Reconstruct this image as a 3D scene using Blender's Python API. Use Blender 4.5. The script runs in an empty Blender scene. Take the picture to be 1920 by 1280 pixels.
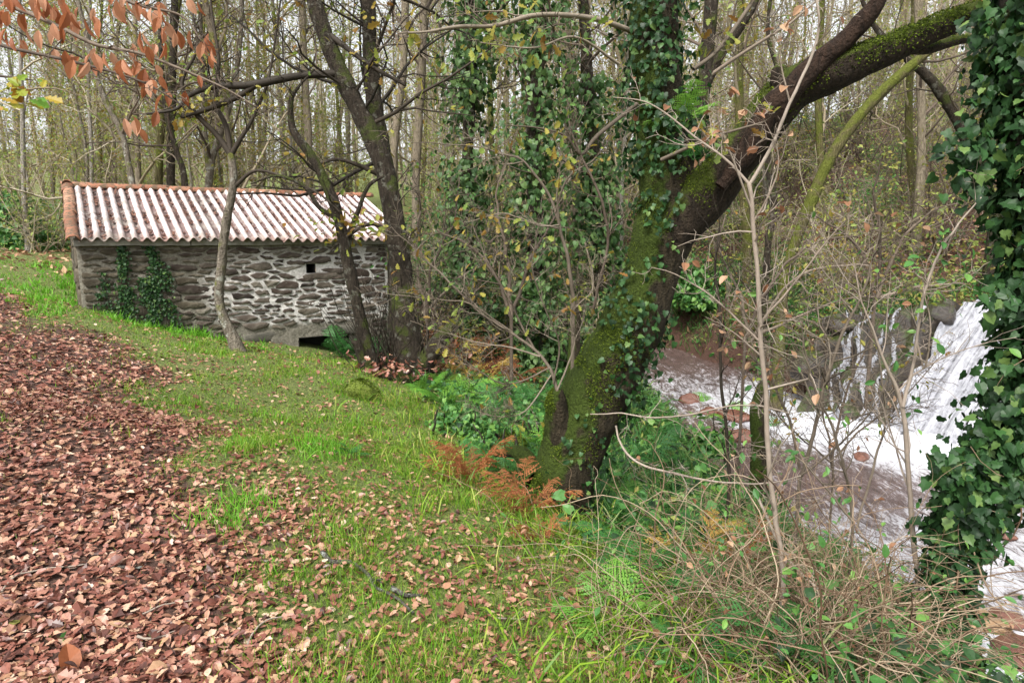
import bpy, math, random
import numpy as np
from mathutils import Vector, Matrix

sc = bpy.context.scene
COL = sc.collection

# ------------------------------------------------------------------ camera, sky, sun, exposure
F_PX, PITCH, EYE = 1250.0, math.radians(8.9), 1.6
cam_d = bpy.data.cameras.new('camera')
cam_d.sensor_width = 36.0
cam_d.lens = 36.0 * F_PX / 1920.0
cam_d.clip_start, cam_d.clip_end = 0.05, 600.0
cam = bpy.data.objects.new('camera', cam_d)
cam.location = (0, 0, EYE)
cam.rotation_euler = (math.pi / 2 - PITCH, 0, 0)
COL.objects.link(cam)
sc.camera = cam

SUN_EL, SUN_AZ = math.radians(52), math.radians(205)      # azimuth clockwise from +Y
w = bpy.data.worlds.new('World')
sc.world = w
w.use_nodes = True
nt = w.node_tree
bg = nt.nodes['Background']
sky = nt.nodes.new('ShaderNodeTexSky')
sky.sky_type = 'NISHITA'
sky.sun_disc = False
sky.sun_elevation, sky.sun_rotation = SUN_EL, SUN_AZ
sky.air_density, sky.dust_density, sky.ozone_density = 1.0, 4.0, 1.0
hs = nt.nodes.new('ShaderNodeHueSaturation')
hs.inputs['Saturation'].default_value = 0.16
nt.links.new(sky.outputs[0], hs.inputs['Color'])
nt.links.new(hs.outputs[0], bg.inputs['Color'])
bg.inputs['Strength'].default_value = 0.12

sd = bpy.data.lights.new('sun', 'SUN')
sd.energy, sd.angle, sd.color = 1.5, math.radians(12), (1.0, 0.95, 0.88)
sun = bpy.data.objects.new('sun', sd)
sdir = Vector((math.sin(SUN_AZ) * math.cos(SUN_EL), math.cos(SUN_AZ) * math.cos(SUN_EL), math.sin(SUN_EL)))
sun.rotation_euler = sdir.to_track_quat('Z', 'Y').to_euler()
sun.location = (0, 0, 30)
COL.objects.link(sun)

vs = sc.view_settings
vs.view_transform, vs.look, vs.gamma, vs.exposure = 'Standard', 'None', 1.0, 1.52
sc.cycles.use_denoising = True
sc.cycles.max_bounces, sc.cycles.diffuse_bounces, sc.cycles.glossy_bounces = 6, 3, 2
sc.cycles.transmission_bounces, sc.cycles.transparent_max_bounces = 4, 4
sc.cycles.use_adaptive_sampling = True
sc.cycles.caustics_reflective = sc.cycles.caustics_refractive = False

RNG = np.random.default_rng(7)


def P(px, py, Y):
    """The point at forward distance Y (metres) along the sight line through that place of the photograph."""
    u, v = (px - 960) / F_PX, (py - 640) / F_PX
    ca, sa = math.cos(PITCH), math.sin(PITCH)
    t = Y / (ca - v * sa)
    return np.array([u * t, Y, EYE - (sa + v * ca) * t])


def RAD(rpx, Y):
    return rpx / F_PX * Y


# ------------------------------------------------------------------ helpers
def hash3(ix, iy, iz):
    h = (ix.astype(np.int64) * 374761393 + iy.astype(np.int64) * 668265263 + iz.astype(np.int64) * 2147483647) & 0xFFFFFFFF
    h = ((h ^ (h >> 13)) * 1274126177) & 0xFFFFFFFF
    h = h ^ (h >> 16)
    return (h & 0xFFFF) / 65535.0


def vnoise(x, y, z=0.0):
    x, y, z = np.broadcast_arrays(np.asarray(x, float), np.asarray(y, float), np.asarray(z, float))
    ix, iy, iz = np.floor(x), np.floor(y), np.floor(z)
    fx, fy, fz = x - ix, y - iy, z - iz
    fx, fy, fz = [f * f * (3 - 2 * f) for f in (fx, fy, fz)]
    ix, iy, iz = ix.astype(np.int64), iy.astype(np.int64), iz.astype(np.int64)
    r = 0
    for a in (0, 1):
        for b in (0, 1):
            for c in (0, 1):
                wgt = (fx if a else 1 - fx) * (fy if b else 1 - fy) * (fz if c else 1 - fz)
                r = r + wgt * hash3(ix + a, iy + b, iz + c)
    return r * 2 - 1


def fbm(x, y, z=0.0, o=4):
    r, a, f = 0, 1.0, 1.0
    for i in range(o):
        r = r + a * vnoise(np.asarray(x) * f + 17.3 * i, np.asarray(y) * f + 5.1 * i, np.asarray(z) * f + 9.7 * i)
        a *= 0.5
        f *= 2.03
    return r / 1.9


def sstep(a, b, x):
    t = np.clip((np.asarray(x) - a) / (b - a), 0, 1)
    return t * t * (3 - 2 * t)


def unit(v):
    v = np.asarray(v, float)
    return v / (np.linalg.norm(v, axis=-1, keepdims=True) + 1e-12)


def catmull(ctrl, n):
    """Smooth resampling of control rows (any number of columns)."""
    c = np.asarray(ctrl, float)
    if len(c) < 3:
        t = np.linspace(0, 1, n)[:, None]
        return c[0] * (1 - t) + c[-1] * t
    p = np.vstack([2 * c[0] - c[1], c, 2 * c[-1] - c[-2]])
    ts = np.linspace(0, len(c) - 1 - 1e-6, n)
    i = ts.astype(int)
    t = (ts - i)[:, None]
    p0, p1, p2, p3 = p[i], p[i + 1], p[i + 2], p[i + 3]
    return 0.5 * (2 * p1 + (p2 - p0) * t + (2 * p0 - 5 * p1 + 4 * p2 - p3) * t * t + (3 * p1 - p0 - 3 * p2 + p3) * t ** 3)


class MB:
    """Collects quads and triangles with material numbers; build() links them as ONE mesh object."""

    def __init__(s):
        s.v, s.q, s.t, s.qm, s.tm, s.n = [], [], [], [], [], 0

    def add(s, v, quads=None, tris=None, m=0):
        v = np.asarray(v, float).reshape(-1, 3)
        if quads is not None and len(quads):
            q = np.asarray(quads, np.int64) + s.n
            s.q.append(q)
            s.qm.append(np.full(len(q), m, np.int32))
        if tris is not None and len(tris):
            t = np.asarray(tris, np.int64) + s.n
            s.t.append(t)
            s.tm.append(np.full(len(t), m, np.int32))
        s.v.append(v)
        s.n += len(v)

    def mesh(s, name, mats, smooth=True, origin=None):
        me = bpy.data.meshes.new(name)
        v = np.concatenate(s.v) if s.v else np.zeros((0, 3))
        if origin is not None:
            v = v - np.asarray(origin)
        q = np.concatenate(s.q) if s.q else np.zeros((0, 4), np.int64)
        t = np.concatenate(s.t) if s.t else np.zeros((0, 3), np.int64)
        me.vertices.add(len(v))
        me.vertices.foreach_set('co', v.astype(np.float32).ravel())
        li = np.concatenate([q.ravel(), t.ravel()])
        me.loops.add(len(li))
        me.loops.foreach_set('vertex_index', li.astype(np.int32))
        npoly = len(q) + len(t)
        me.polygons.add(npoly)
        st = np.concatenate([np.arange(len(q)) * 4, len(q) * 4 + np.arange(len(t)) * 3])
        me.polygons.foreach_set('loop_start', st.astype(np.int32))
        mi = np.concatenate(s.qm + s.tm) if (s.qm or s.tm) else np.zeros(0)
        for mm in (mats if isinstance(mats, (list, tuple)) else [mats]):
            me.materials.append(mm)
        me.polygons.foreach_set('material_index', mi.astype(np.int32))
        me.polygons.foreach_set('use_smooth', np.full(npoly, smooth))
        me.update(calc_edges=True)
        me.validate()
        return me

    def build(s, name, mats, parent=None, smooth=True, origin=None):
        return obj(name, s.mesh(name, mats, smooth, origin), parent)


def obj(name, me, parent=None):
    o = bpy.data.objects.new(name, me)
    COL.objects.link(o)
    if parent is not None:
        o.parent = parent
    return o


def tag(o, label=None, cat=None, group=None, kind=None):
    for k, val in (('label', label), ('category', cat), ('group', group), ('kind', kind)):
        if val:
            o[k] = val
    return o


def thing(name, label, cat, loc=(0, 0, 0), rz=0.0, group=None):
    o = bpy.data.objects.new(name, None)
    o.empty_display_size = 0.2
    COL.objects.link(o)
    o.location = tuple(float(a) for a in loc)
    o.rotation_euler = (0, 0, rz)
    return tag(o, label, cat, group)


def frames(pts):
    t = np.gradient(pts, axis=0)
    t = unit(t)
    n = len(pts)
    ref = np.array([0.0, 0, 1]) if abs(t[0][2]) < 0.8 else np.array([1.0, 0, 0])
    a = unit(np.cross(t[0], ref))
    A = np.empty((n, 3))
    A[0] = a
    for i in range(1, n):
        a = a - t[i] * np.dot(a, t[i])
        a = a / (np.linalg.norm(a) + 1e-9)
        A[i] = a
    return t, A, np.cross(t, A)


def tube(mb, pts, rad, sides=6, m=0, rough=0.0, seed=0.0, cap=True, fq=3.0):
    pts = np.asarray(pts, float)
    rad = np.asarray(rad, float)
    n = len(pts)
    t, A, B = frames(pts)
    th = np.linspace(0, 2 * math.pi, sides, endpoint=False)
    c, s = np.cos(th), np.sin(th)
    d = A[:, None, :] * c[None, :, None] + B[:, None, :] * s[None, :, None]
    rr = np.repeat(rad[:, None], sides, 1)
    if rough:
        q = pts[:, None, :] + d * rad[:, None, None]
        rr = rr * (1 + rough * fbm(q[..., 0] * fq + seed, q[..., 1] * fq, q[..., 2] * fq, 4))
    v = pts[:, None, :] + d * rr[..., None]
    i = np.arange(n - 1)[:, None] * sides
    j = np.arange(sides)[None, :]
    j2 = (j + 1) % sides
    quads = np.stack([i + j, i + j2, i + sides + j2, i + sides + j], -1).reshape(-1, 4)
    v = v.reshape(-1, 3)
    tris = None
    if cap:
        v = np.vstack([v, pts[-1] + t[-1] * rad[-1] * 0.6])
        k = len(v) - 1
        b = (n - 1) * sides
        tris = [(b + a, b + (a + 1) % sides, k) for a in range(sides)]
    mb.add(v, quads, tris, m)


def nsides(r):
    return 12 if r > 0.09 else 8 if r > 0.035 else 6 if r > 0.015 else 4 if r > 0.005 else 3


def rot_from(normal, rng, spin=None):
    """n x 3 x 3 rotations whose third column is the given normal, spun at random."""
    nz = unit(normal)
    ref = np.where(np.abs(nz[:, 2:3]) < 0.9, np.array([[0, 0, 1.0]]), np.array([[1.0, 0, 0]]))
    a = unit(np.cross(ref, nz))
    b = np.cross(nz, a)
    th = rng.uniform(0, 2 * math.pi, len(nz)) if spin is None else spin
    c, s = np.cos(th)[:, None], np.sin(th)[:, None]
    x = a * c + b * s
    y = -a * s + b * c
    return np.stack([x, y, nz], -1)


def rot_dir(ydir, normal):
    """rotations whose second column follows ydir and whose third leans to normal"""
    y = unit(ydir)
    x = unit(np.cross(y, normal))
    z = np.cross(x, y)
    return np.stack([x, y, z], -1)


def scatter(mb, tmpl, pos, R, s, m=0):
    tv, tf = tmpl
    tv, tf = np.asarray(tv, float), np.asarray(tf, np.int64)
    s = np.asarray(s, float)
    if s.ndim == 1:
        s = np.repeat(s[:, None], 3, 1)
    v = np.einsum('nij,nkj->nki', R, tv[None] * s[:, None, :]) + np.asarray(pos)[:, None, :]
    n, k = len(pos), len(tv)
    f = (tf[None] + (np.arange(n) * k)[:, None, None]).reshape(-1, tf.shape[1])
    if tf.shape[1] == 3:
        mb.add(v, None, f, m)
    else:
        mb.add(v, f, None, m)


# ---- leaf shapes (unit length along +y from the stalk)
def fan_leaf(outline, fold=0.15, curl=0.0):
    o = np.asarray(outline, float)
    v = [(0, 0, 0)]
    right = [(x, y, fold * abs(x) - curl * y * y) for x, y in o]
    left = [(-x, y, fold * abs(x) - curl * y * y) for x, y in o[::-1]]
    tip = (0, 1.0, -curl)
    mid = (0, 0.5, -curl * 0.25)
    v += right + [tip] + left + [mid]
    n = len(v)
    tr = [(n - 1, i, i + 1) for i in range(0, n - 2)] + [(n - 1, n - 2, 0)]
    return np.array(v), np.array(tr)


OAK = fan_leaf([(0.07, 0.12), (0.2, 0.26), (0.12, 0.36), (0.3, 0.52), (0.16, 0.62), (0.28, 0.8), (0.12, 0.92)], 0.25, 0.12)
OAK2 = fan_leaf([(0.07, 0.1), (0.24, 0.3), (0.14, 0.4), (0.36, 0.58), (0.2, 0.7), (0.26, 0.86)], -0.35, -0.25)
OAK3 = fan_leaf([(0.1, 0.15), (0.3, 0.4), (0.3, 0.65), (0.15, 0.9)], 0.55, 0.3)
OVAL = fan_leaf([(0.13, 0.15), (0.25, 0.4), (0.24, 0.65), (0.12, 0.88)], 0.35, 0.18)
IVY = fan_leaf([(0.26, -0.12), (0.5, 0.12), (0.36, 0.38), (0.42, 0.55), (0.2, 0.7)], 0.12, 0.2)
IVY2 = fan_leaf([(0.3, -0.1), (0.46, 0.2), (0.36, 0.6), (0.14, 0.86)], 0.18, 0.3)
DIAM = (np.array([(0, 0, 0), (0.26, 0.45, 0.06), (0, 1, -0.1), (-0.26, 0.45, 0.06)]), np.array([(0, 1, 2), (0, 2, 3)]))
BLADE = (np.array([(-0.035, 0, 0), (0.035, 0, 0), (-0.028, 0.05, 0.45), (0.028, 0.05, 0.45), (-0.016, 0.2, 0.8), (0.016, 0.2, 0.8), (0, 0.45, 1.0)]),
         np.array([(0, 1, 3), (0, 3, 2), (2, 3, 5), (2, 5, 4), (4, 5, 6)]))
BLADE_S = (np.array([(-0.05, 0, 0), (0.05, 0, 0), (0.0, 0.15, 0.55), (0.03, 0.12, 0.5), (0, 0.4, 1.0)]), np.array([(0, 1, 3), (0, 3, 2), (2, 3, 4)]))
BLADE_ARC = (np.array([(-0.02, 0, 0), (0.02, 0, 0), (-0.018, 0.1, 0.4), (0.018, 0.1, 0.4), (-0.014, 0.35, 0.62), (0.014, 0.35, 0.62), (-0.008, 0.62, 0.6), (0.008, 0.62, 0.6), (0, 0.85, 0.42)]),
             np.array([(0, 1, 3), (0, 3, 2), (2, 3, 5), (2, 5, 4), (4, 5, 7), (4, 7, 6), (6, 7, 8)]))


# ------------------------------------------------------------------ materials
def new_mat(name):
    m = bpy.data.materials.new(name)
    m.use_nodes = True
    t = m.node_tree
    return m, t, t.nodes['Principled BSDF'], t.links


def ramp(t, cols, fac, interp='LINEAR'):
    r = t.nodes.new('ShaderNodeValToRGB')
    r.color_ramp.interpolation = interp
    e = r.color_ramp.elements
    pos = [c[1] if len(c) == 2 else i / max(1, len(cols) - 1) for i, c in enumerate(cols)]
    cc = [c[0] if len(c) == 2 else c for c in cols]
    while len(e) < len(cc):
        e.new(0.5)
    for i, (p_, c_) in enumerate(zip(pos, cc)):
        e[i].position = p_
        e[i].color = (*c_, 1)
    t.links.new(fac, r.inputs[0])
    return r.outputs[0]


def noise(t, scale, detail=4, vec=None, rough=0.55, dist=0.0):
    n = t.nodes.new('ShaderNodeTexNoise')
    n.inputs['Scale'].default_value = scale
    n.inputs['Detail'].default_value = detail
    n.inputs['Roughness'].default_value = rough
    n.inputs['Distortion'].default_value = dist
    if vec is not None:
        t.links.new(vec, n.inputs['Vector'])
    return n.outputs[0]


def coords(t, kind='Object', scale=(1, 1, 1)):
    c = t.nodes.new('ShaderNodeTexCoord')
    mp = t.nodes.new('ShaderNodeMapping')
    mp.inputs['Scale'].default_value = scale
    t.links.new(c.outputs[kind], mp.inputs[0])
    return mp.outputs[0]


def mix(t, fac, a, b, mode='MIX'):
    m = t.nodes.new('ShaderNodeMix')
    m.data_type = 'RGBA'
    m.blend_type = mode
    for sock, val in ((m.inputs[0], fac), (m.inputs[6], a), (m.inputs[7], b)):
        if isinstance(val, bpy.types.NodeSocket):
            t.links.new(val, sock)
        elif isinstance(val, tuple):
            sock.default_value = (*val, 1)
        else:
            sock.default_value = val
    return m.outputs[2]


def mathn(t, op, a, b=None, c=None):
    m = t.nodes.new('ShaderNodeMath')
    m.operation = op
    for i, val in enumerate((a, b, c)):
        if val is None:
            continue
        if isinstance(val, bpy.types.NodeSocket):
            t.links.new(val, m.inputs[i])
        else:
            m.inputs[i].default_value = val
    return m.outputs[0]


def maprange(t, val, a, b, c=0.0, d=1.0):
    m = t.nodes.new('ShaderNodeMapRange')
    m.interpolation_type = 'SMOOTHSTEP'
    t.links.new(val, m.inputs[0])
    for i, x in enumerate((a, b, c, d)):
        m.inputs[1 + i].default_value = x
    return m.outputs[0]


def bump(t, h, bsdf, strength=0.5, dist=0.02):
    b = t.nodes.new('ShaderNodeBump')
    b.inputs['Strength'].default_value = strength
    b.inputs['Distance'].default_value = dist
    t.links.new(h, b.inputs['Height'])
    t.links.new(b.outputs[0], bsdf.inputs['Normal'])


def leaf_mat(name, cols, rough=0.55, trans=0.35, per='island', spec=0.35, mottle=0.35):
    m, t, b, L = new_mat(name)
    if per == 'island':
        g = t.nodes.new('ShaderNodeNewGeometry')
        rnd = g.outputs['Random Per Island']
    else:
        g = t.nodes.new('ShaderNodeObjectInfo')
        rnd = g.outputs['Random']
    c = ramp(t, cols, rnd)
    n = noise(t, 60.0, 3, coords(t, 'Object'))
    dark = mix(t, 1.0, c, (0.55, 0.5, 0.45), 'MULTIPLY')
    c2 = mix(t, mathn(t, 'MULTIPLY', maprange(t, n, 0.45, 0.7), mottle), c, dark)
    L.new(c2, b.inputs['Base Color'])
    b.inputs['Roughness'].default_value = rough
    b.inputs['Specular IOR Level'].default_value = spec
    if trans:
        tr = t.nodes.new('ShaderNodeBsdfTranslucent')
        L.new(c2, tr.inputs['Color'])
        ms = t.nodes.new('ShaderNodeMixShader')
        ms.inputs[0].default_value = trans
        L.new(b.outputs[0], ms.inputs[1])
        L.new(tr.outputs[0], ms.inputs[2])
        L.new(ms.outputs[0], t.nodes['Material Output'].inputs[0])
    return m


def bark_mat(name, dark, light, moss=None, moss_amt=0.0, scale=1.0, lichen=None, up=0.0, side=0.0):
    m, t, b, L = new_mat(name)
    v = coords(t, 'Object', (9 * scale, 9 * scale, 2.2 * scale))
    n1 = noise(t, 2.0, 8, v, 0.65, 0.4)
    c = ramp(t, [(dark, 0.32), (tuple(0.5 * (a + e) for a, e in zip(dark, light)), 0.5), (light, 0.7)], n1)
    n3 = noise(t, 5.0 * scale, 4, coords(t, 'Object'), 0.6)
    if lichen:
        c = mix(t, maprange(t, n3, 0.56, 0.66), c, lichen)
    if moss:
        n2 = noise(t, 2.2 * scale, 5, coords(t, 'Object'), 0.6)
        g = t.nodes.new('ShaderNodeNewGeometry')
        sx = t.nodes.new('ShaderNodeSeparateXYZ')
        L.new(g.outputs['Normal'], sx.inputs[0])
        f = mathn(t, 'ADD', n2, mathn(t, 'MULTIPLY', sx.outputs[2], up))
        f = mathn(t, 'SUBTRACT', f, mathn(t, 'MULTIPLY', sx.outputs[0], side))
        f = maprange(t, f, 0.62 - moss_amt * 0.4, 0.75 - moss_amt * 0.4)
        fine = noise(t, 60, 3, coords(t, 'Object'))
        mc = mix(t, fine, tuple(a * 0.55 for a in moss), tuple(min(1, a * 1.5) for a in moss))
        c = mix(t, f, c, mc)
    L.new(c, b.inputs['Base Color'])
    b.inputs['Roughness'].default_value = 0.9
    b.inputs['Specular IOR Level'].default_value = 0.2
    bump(t, mathn(t, 'ADD', n1, mathn(t, 'MULTIPLY', noise(t, 30 * scale, 5, coords(t, 'Object')), 0.6)), b, 1.0, 0.06)
    return m


M = {}
M['litter'] = leaf_mat('litter_leaf', [((0.045, 0.016, 0.01), 0.0), ((0.12, 0.04, 0.027), 0.2), ((0.2, 0.07, 0.046), 0.42), ((0.26, 0.105, 0.072), 0.62), ((0.35, 0.18, 0.125), 0.8), ((0.42, 0.24, 0.155), 0.93), ((0.56, 0.43, 0.32), 1.0)], 0.42, 0.08, spec=0.5, mottle=0.7)
M['roof_leaf'] = leaf_mat('roof_leaf', [((0.03, 0.014, 0.01), 0.0), ((0.09, 0.035, 0.024), 0.5), ((0.2, 0.1, 0.065), 1.0)], 0.6, 0.05)
M['litter_pale'] = leaf_mat('litter_leaf_pale', [((0.16, 0.07, 0.04), 0.0), ((0.33, 0.17, 0.1), 0.5), ((0.5, 0.34, 0.2), 1.0)], 0.55, 0.15)
M['grass'] = leaf_mat('grass_blade', [((0.07, 0.16, 0.015), 0), ((0.14, 0.29, 0.02), 0.4), ((0.23, 0.37, 0.03), 0.75), ((0.36, 0.4, 0.07), 0.92), ((0.46, 0.4, 0.18), 1.0)], 0.5, 0.4, mottle=0.1)
M['grass_lush'] = leaf_mat('grass_blade_lush', [((0.08, 0.23, 0.015), 0), ((0.14, 0.4, 0.025), 0.5), ((0.22, 0.46, 0.04), 1.0)], 0.5, 0.4, mottle=0.1)
M['grass_dark'] = leaf_mat('grass_blade_dark', [((0.03, 0.1, 0.02), 0), ((0.06, 0.18, 0.035), 0.5), ((0.1, 0.24, 0.05), 0.85), ((0.3, 0.27, 0.12), 1.0)], 0.5, 0.4, mottle=0.1)
M['ivy'] = leaf_mat('ivy_leaf', [((0.01, 0.032, 0.01), 0), ((0.018, 0.056, 0.015), 0.45), ((0.036, 0.1, 0.025), 0.85), ((0.13, 0.2, 0.05), 1.0)], 0.5, 0.2, spec=0.3)
M['ivy_o'] = leaf_mat('ivy_leaf_single', [((0.01, 0.032, 0.01), 0), ((0.018, 0.056, 0.015), 0.45), ((0.036, 0.1, 0.025), 0.85), ((0.11, 0.18, 0.045), 1.0)], 0.48, 0.2, 'object', spec=0.32)
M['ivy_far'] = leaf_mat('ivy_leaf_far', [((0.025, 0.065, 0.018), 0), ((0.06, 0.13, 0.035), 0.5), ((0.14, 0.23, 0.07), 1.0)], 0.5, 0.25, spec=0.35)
M['orange_o'] = leaf_mat('orange_leaf_single', [((0.28, 0.09, 0.035), 0), ((0.45, 0.18, 0.085), 0.5), ((0.6, 0.34, 0.22), 1.0)], 0.5, 0.4, 'object')
M['yellow_o'] = leaf_mat('yellow_leaf_single', [((0.1, 0.28, 0.03), 0), ((0.34, 0.3, 0.03), 0.5), ((0.42, 0.2, 0.03), 1.0)], 0.5, 0.4, 'object')
M['autumn'] = leaf_mat('autumn_leaf', [((0.24, 0.12, 0.03), 0), ((0.34, 0.28, 0.05), 0.35), ((0.28, 0.32, 0.06), 0.7), ((0.14, 0.24, 0.04), 1.0)], 0.55, 0.45)
M['olive'] = leaf_mat('olive_leaf', [((0.32, 0.27, 0.08), 0), ((0.32, 0.36, 0.09), 0.5), ((0.18, 0.3, 0.07), 1.0)], 0.55, 0.45)
M['green'] = leaf_mat('green_leaf', [((0.04, 0.13, 0.03), 0), ((0.08, 0.22, 0.05), 0.6), ((0.18, 0.34, 0.07), 1.0)], 0.45, 0.35)
M['deadleaf'] = leaf_mat('dead_leaf', [((0.2, 0.09, 0.045), 0), ((0.34, 0.18, 0.1), 0.6), ((0.48, 0.32, 0.2), 1.0)], 0.55, 0.35)
M['fern'] = leaf_mat('fern_green', [((0.035, 0.14, 0.03), 0), ((0.07, 0.22, 0.05), 1.0)], 0.5, 0.4, 'object')
M['fern_bright'] = leaf_mat('fern_bright', [((0.11, 0.3, 0.04), 0), ((0.2, 0.4, 0.06), 1.0)], 0.5, 0.4, 'object')
M['bracken'] = leaf_mat('bracken_dead', [((0.2, 0.075, 0.03), 0), ((0.4, 0.15, 0.055), 1.0)], 0.7, 0.35, 'object')
M['bracken_y'] = leaf_mat('bracken_yellow', [((0.32, 0.19, 0.045), 0), ((0.46, 0.32, 0.08), 1.0)], 0.7, 0.35, 'object')
M['mossfuzz'] = leaf_mat('moss_fuzz', [((0.02, 0.034, 0.005), 0), ((0.065, 0.1, 0.012), 0.5), ((0.17, 0.23, 0.025), 1.0)], 0.9, 0.25, spec=0.1)

M['oak'] = bark_mat('mossy_oak_bark', (0.014, 0.011, 0.006), (0.06, 0.047, 0.028), (0.04, 0.062, 0.008), 0.3, 1.9, up=0.3, side=0.24)
M['limb'] = bark_mat('mossy_limb_bark', (0.012, 0.009, 0.006), (0.05, 0.036, 0.024), (0.06, 0.08, 0.012), 0.25, 1.8, up=0.35)
M['rot'] = bark_mat('rotten_red_wood', (0.01, 0.007, 0.005), (0.055, 0.032, 0.021), None, 0, 1.4)
M['bark_dark'] = bark_mat('dark_bark', (0.013, 0.01, 0.007), (0.07, 0.055, 0.04), (0.055, 0.068, 0.016), 0.28, 2.2, (0.13, 0.125, 0.1), up=0.12)
M['bark_grey'] = bark_mat('grey_bark', (0.08, 0.067, 0.05), (0.27, 0.235, 0.185), (0.13, 0.14, 0.035), 0.18, 1.6, (0.32, 0.32, 0.27), up=0.1)
M['bark_moss'] = bark_mat('bright_moss_bark', (0.05, 0.045, 0.02), (0.16, 0.14, 0.06), (0.1, 0.115, 0.02), 0.45, 1.6, up=0.15)
M['bark_wood'] = bark_mat('wood_bark', (0.13, 0.105, 0.075), (0.33, 0.28, 0.2), (0.19, 0.19, 0.06), 0.2, 2.0)
M['birch'] = bark_mat('birch_bark', (0.16, 0.14, 0.12), (0.5, 0.46, 0.4), (0.2, 0.2, 0.1), 0.1, 3.0)


def twig_mat(name, cols, rough=0.75):
    m, t, b, L = new_mat(name)
    g = t.nodes.new('ShaderNodeNewGeometry')
    c = ramp(t, cols, g.outputs['Random Per Island'])
    n = noise(t, 30, 4, coords(t, 'Object'))
    c = mix(t, n, c, mix(t, 1.0, c, (0.45, 0.45, 0.42), 'MULTIPLY'))
    L.new(c, b.inputs['Base Color'])
    b.inputs['Roughness'].default_value = rough
    b.inputs['Specular IOR Level'].default_value = 0.25
    return m


M['twig'] = twig_mat('twig_brown', [((0.07, 0.052, 0.04), 0), ((0.17, 0.13, 0.1), 0.6), ((0.26, 0.21, 0.165), 1)])
M['twig_pale'] = twig_mat('twig_pale', [((0.09, 0.07, 0.052), 0), ((0.19, 0.155, 0.118), 0.6), ((0.34, 0.285, 0.225), 1)])
M['twig_dark'] = twig_mat('twig_dark', [((0.02, 0.016, 0.011), 0), ((0.06, 0.046, 0.033), 1)])
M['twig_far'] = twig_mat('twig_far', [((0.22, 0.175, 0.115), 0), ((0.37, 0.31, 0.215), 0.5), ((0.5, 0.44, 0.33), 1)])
M['bramble'] = twig_mat('bramble_stem', [((0.11, 0.06, 0.035), 0), ((0.27, 0.185, 0.12), 0.5), ((0.48, 0.38, 0.27), 1)])
M['sapling'] = twig_mat('sapling_bark', [((0.28, 0.225, 0.18), 0), ((0.42, 0.355, 0.3), 1)])
M['lichen'] = bark_mat('lichen_stick', (0.05, 0.045, 0.035), (0.2, 0.19, 0.16), None, 0, 3.0, (0.5, 0.53, 0.48))


def ground_mat():
    m, t, b, L = new_mat('ground_soil')
    a = t.nodes.new('ShaderNodeAttribute')
    a.attribute_name = 'green'
    n1 = noise(t, 9, 8, coords(t, 'Object'), 0.7)
    n2 = noise(t, 45, 6, coords(t, 'Object'), 0.7)
    soil = ramp(t, [((0.025, 0.013, 0.009), 0.3), ((0.075, 0.036, 0.024), 0.5), ((0.16, 0.085, 0.055), 0.72)], n2)
    gr = ramp(t, [((0.03, 0.035, 0.01), 0.32), ((0.09, 0.12, 0.022), 0.48), ((0.2, 0.23, 0.06), 0.6), ((0.22, 0.14, 0.08), 0.72)], n2)
    f = maprange(t, mathn(t, 'ADD', a.outputs['Fac'], mathn(t, 'MULTIPLY', mathn(t, 'SUBTRACT', n1, 0.5), 0.9)), 0.3, 0.6)
    L.new(mix(t, f, soil, gr), b.inputs['Base Color'])
    b.inputs['Roughness'].default_value = 0.95
    bump(t, n2, b, 1.0, 0.03)
    return m


M['ground'] = ground_mat()


def rock_mat(name, c0, c1, moss=None, wet=0.8, amt=0.4):
    m, t, b, L = new_mat(name)
    n1 = noise(t, 4, 8, coords(t, 'Object'), 0.65)
    n2 = noise(t, 22, 6, coords(t, 'Object'), 0.7)
    c = ramp(t, [(c0, 0.3), (c1, 0.72)], mathn(t, 'ADD', mathn(t, 'MULTIPLY', n1, 0.5), mathn(t, 'MULTIPLY', n2, 0.5)))
    if moss:
        g = t.nodes.new('ShaderNodeNewGeometry')
        sx = t.nodes.new('ShaderNodeSeparateXYZ')
        L.new(g.outputs['Normal'], sx.inputs[0])
        f = maprange(t, mathn(t, 'ADD', n1, mathn(t, 'MULTIPLY', sx.outputs[2], 0.25)), 0.75 - amt * 0.5, 0.9 - amt * 0.5)
        c = mix(t, f, c, mix(t, n2, tuple(a * 0.5 for a in moss), tuple(a * 1.5 for a in moss)))
    L.new(c, b.inputs['Base Color'])
    b.inputs['Roughness'].default_value = wet
    bump(t, n2, b, 0.8, 0.03)
    return m


M['rock_wet'] = rock_mat('wet_dark_rock', (0.012, 0.01, 0.008), (0.07, 0.055, 0.044), (0.04, 0.055, 0.012), 0.35, 0.3)
M['rock_red'] = rock_mat('red_stream_stone', (0.07, 0.03, 0.022), (0.24, 0.105, 0.07), None, 0.25)
M['rock_tan'] = rock_mat('tan_stream_stone', (0.2, 0.115, 0.055), (0.42, 0.27, 0.15), None, 0.3)
M['rock_moss'] = rock_mat('mossy_rock', (0.06, 0.055, 0.03), (0.16, 0.15, 0.08), (0.12, 0.16, 0.02), 0.95, 0.9)

# ------------------------------------------------------------------ terrain
HA, HB = P(140, 437, 9.0), P(725, 442, 11.45)              # front eave corners of the mill
HU = unit(np.array([HB[0] - HA[0], HB[1] - HA[1], 0.0]))
HN = np.array([-HU[1], HU[0], 0.0])                       # into the house
HL = float(np.linalg.norm((HB - HA)[:2]))


def on_wall(px, py):
    """Local (x along, z) of a place on the mill's front wall."""
    d = P(px, py, 1.0) - np.array([0, 0, EYE])
    o = np.array([0, 0, EYE])
    t = np.dot(HA - o, HN) / np.dot(d, HN)
    q = o + d * t
    return float(np.dot(q - HA, HU)), float(q[2])


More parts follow.
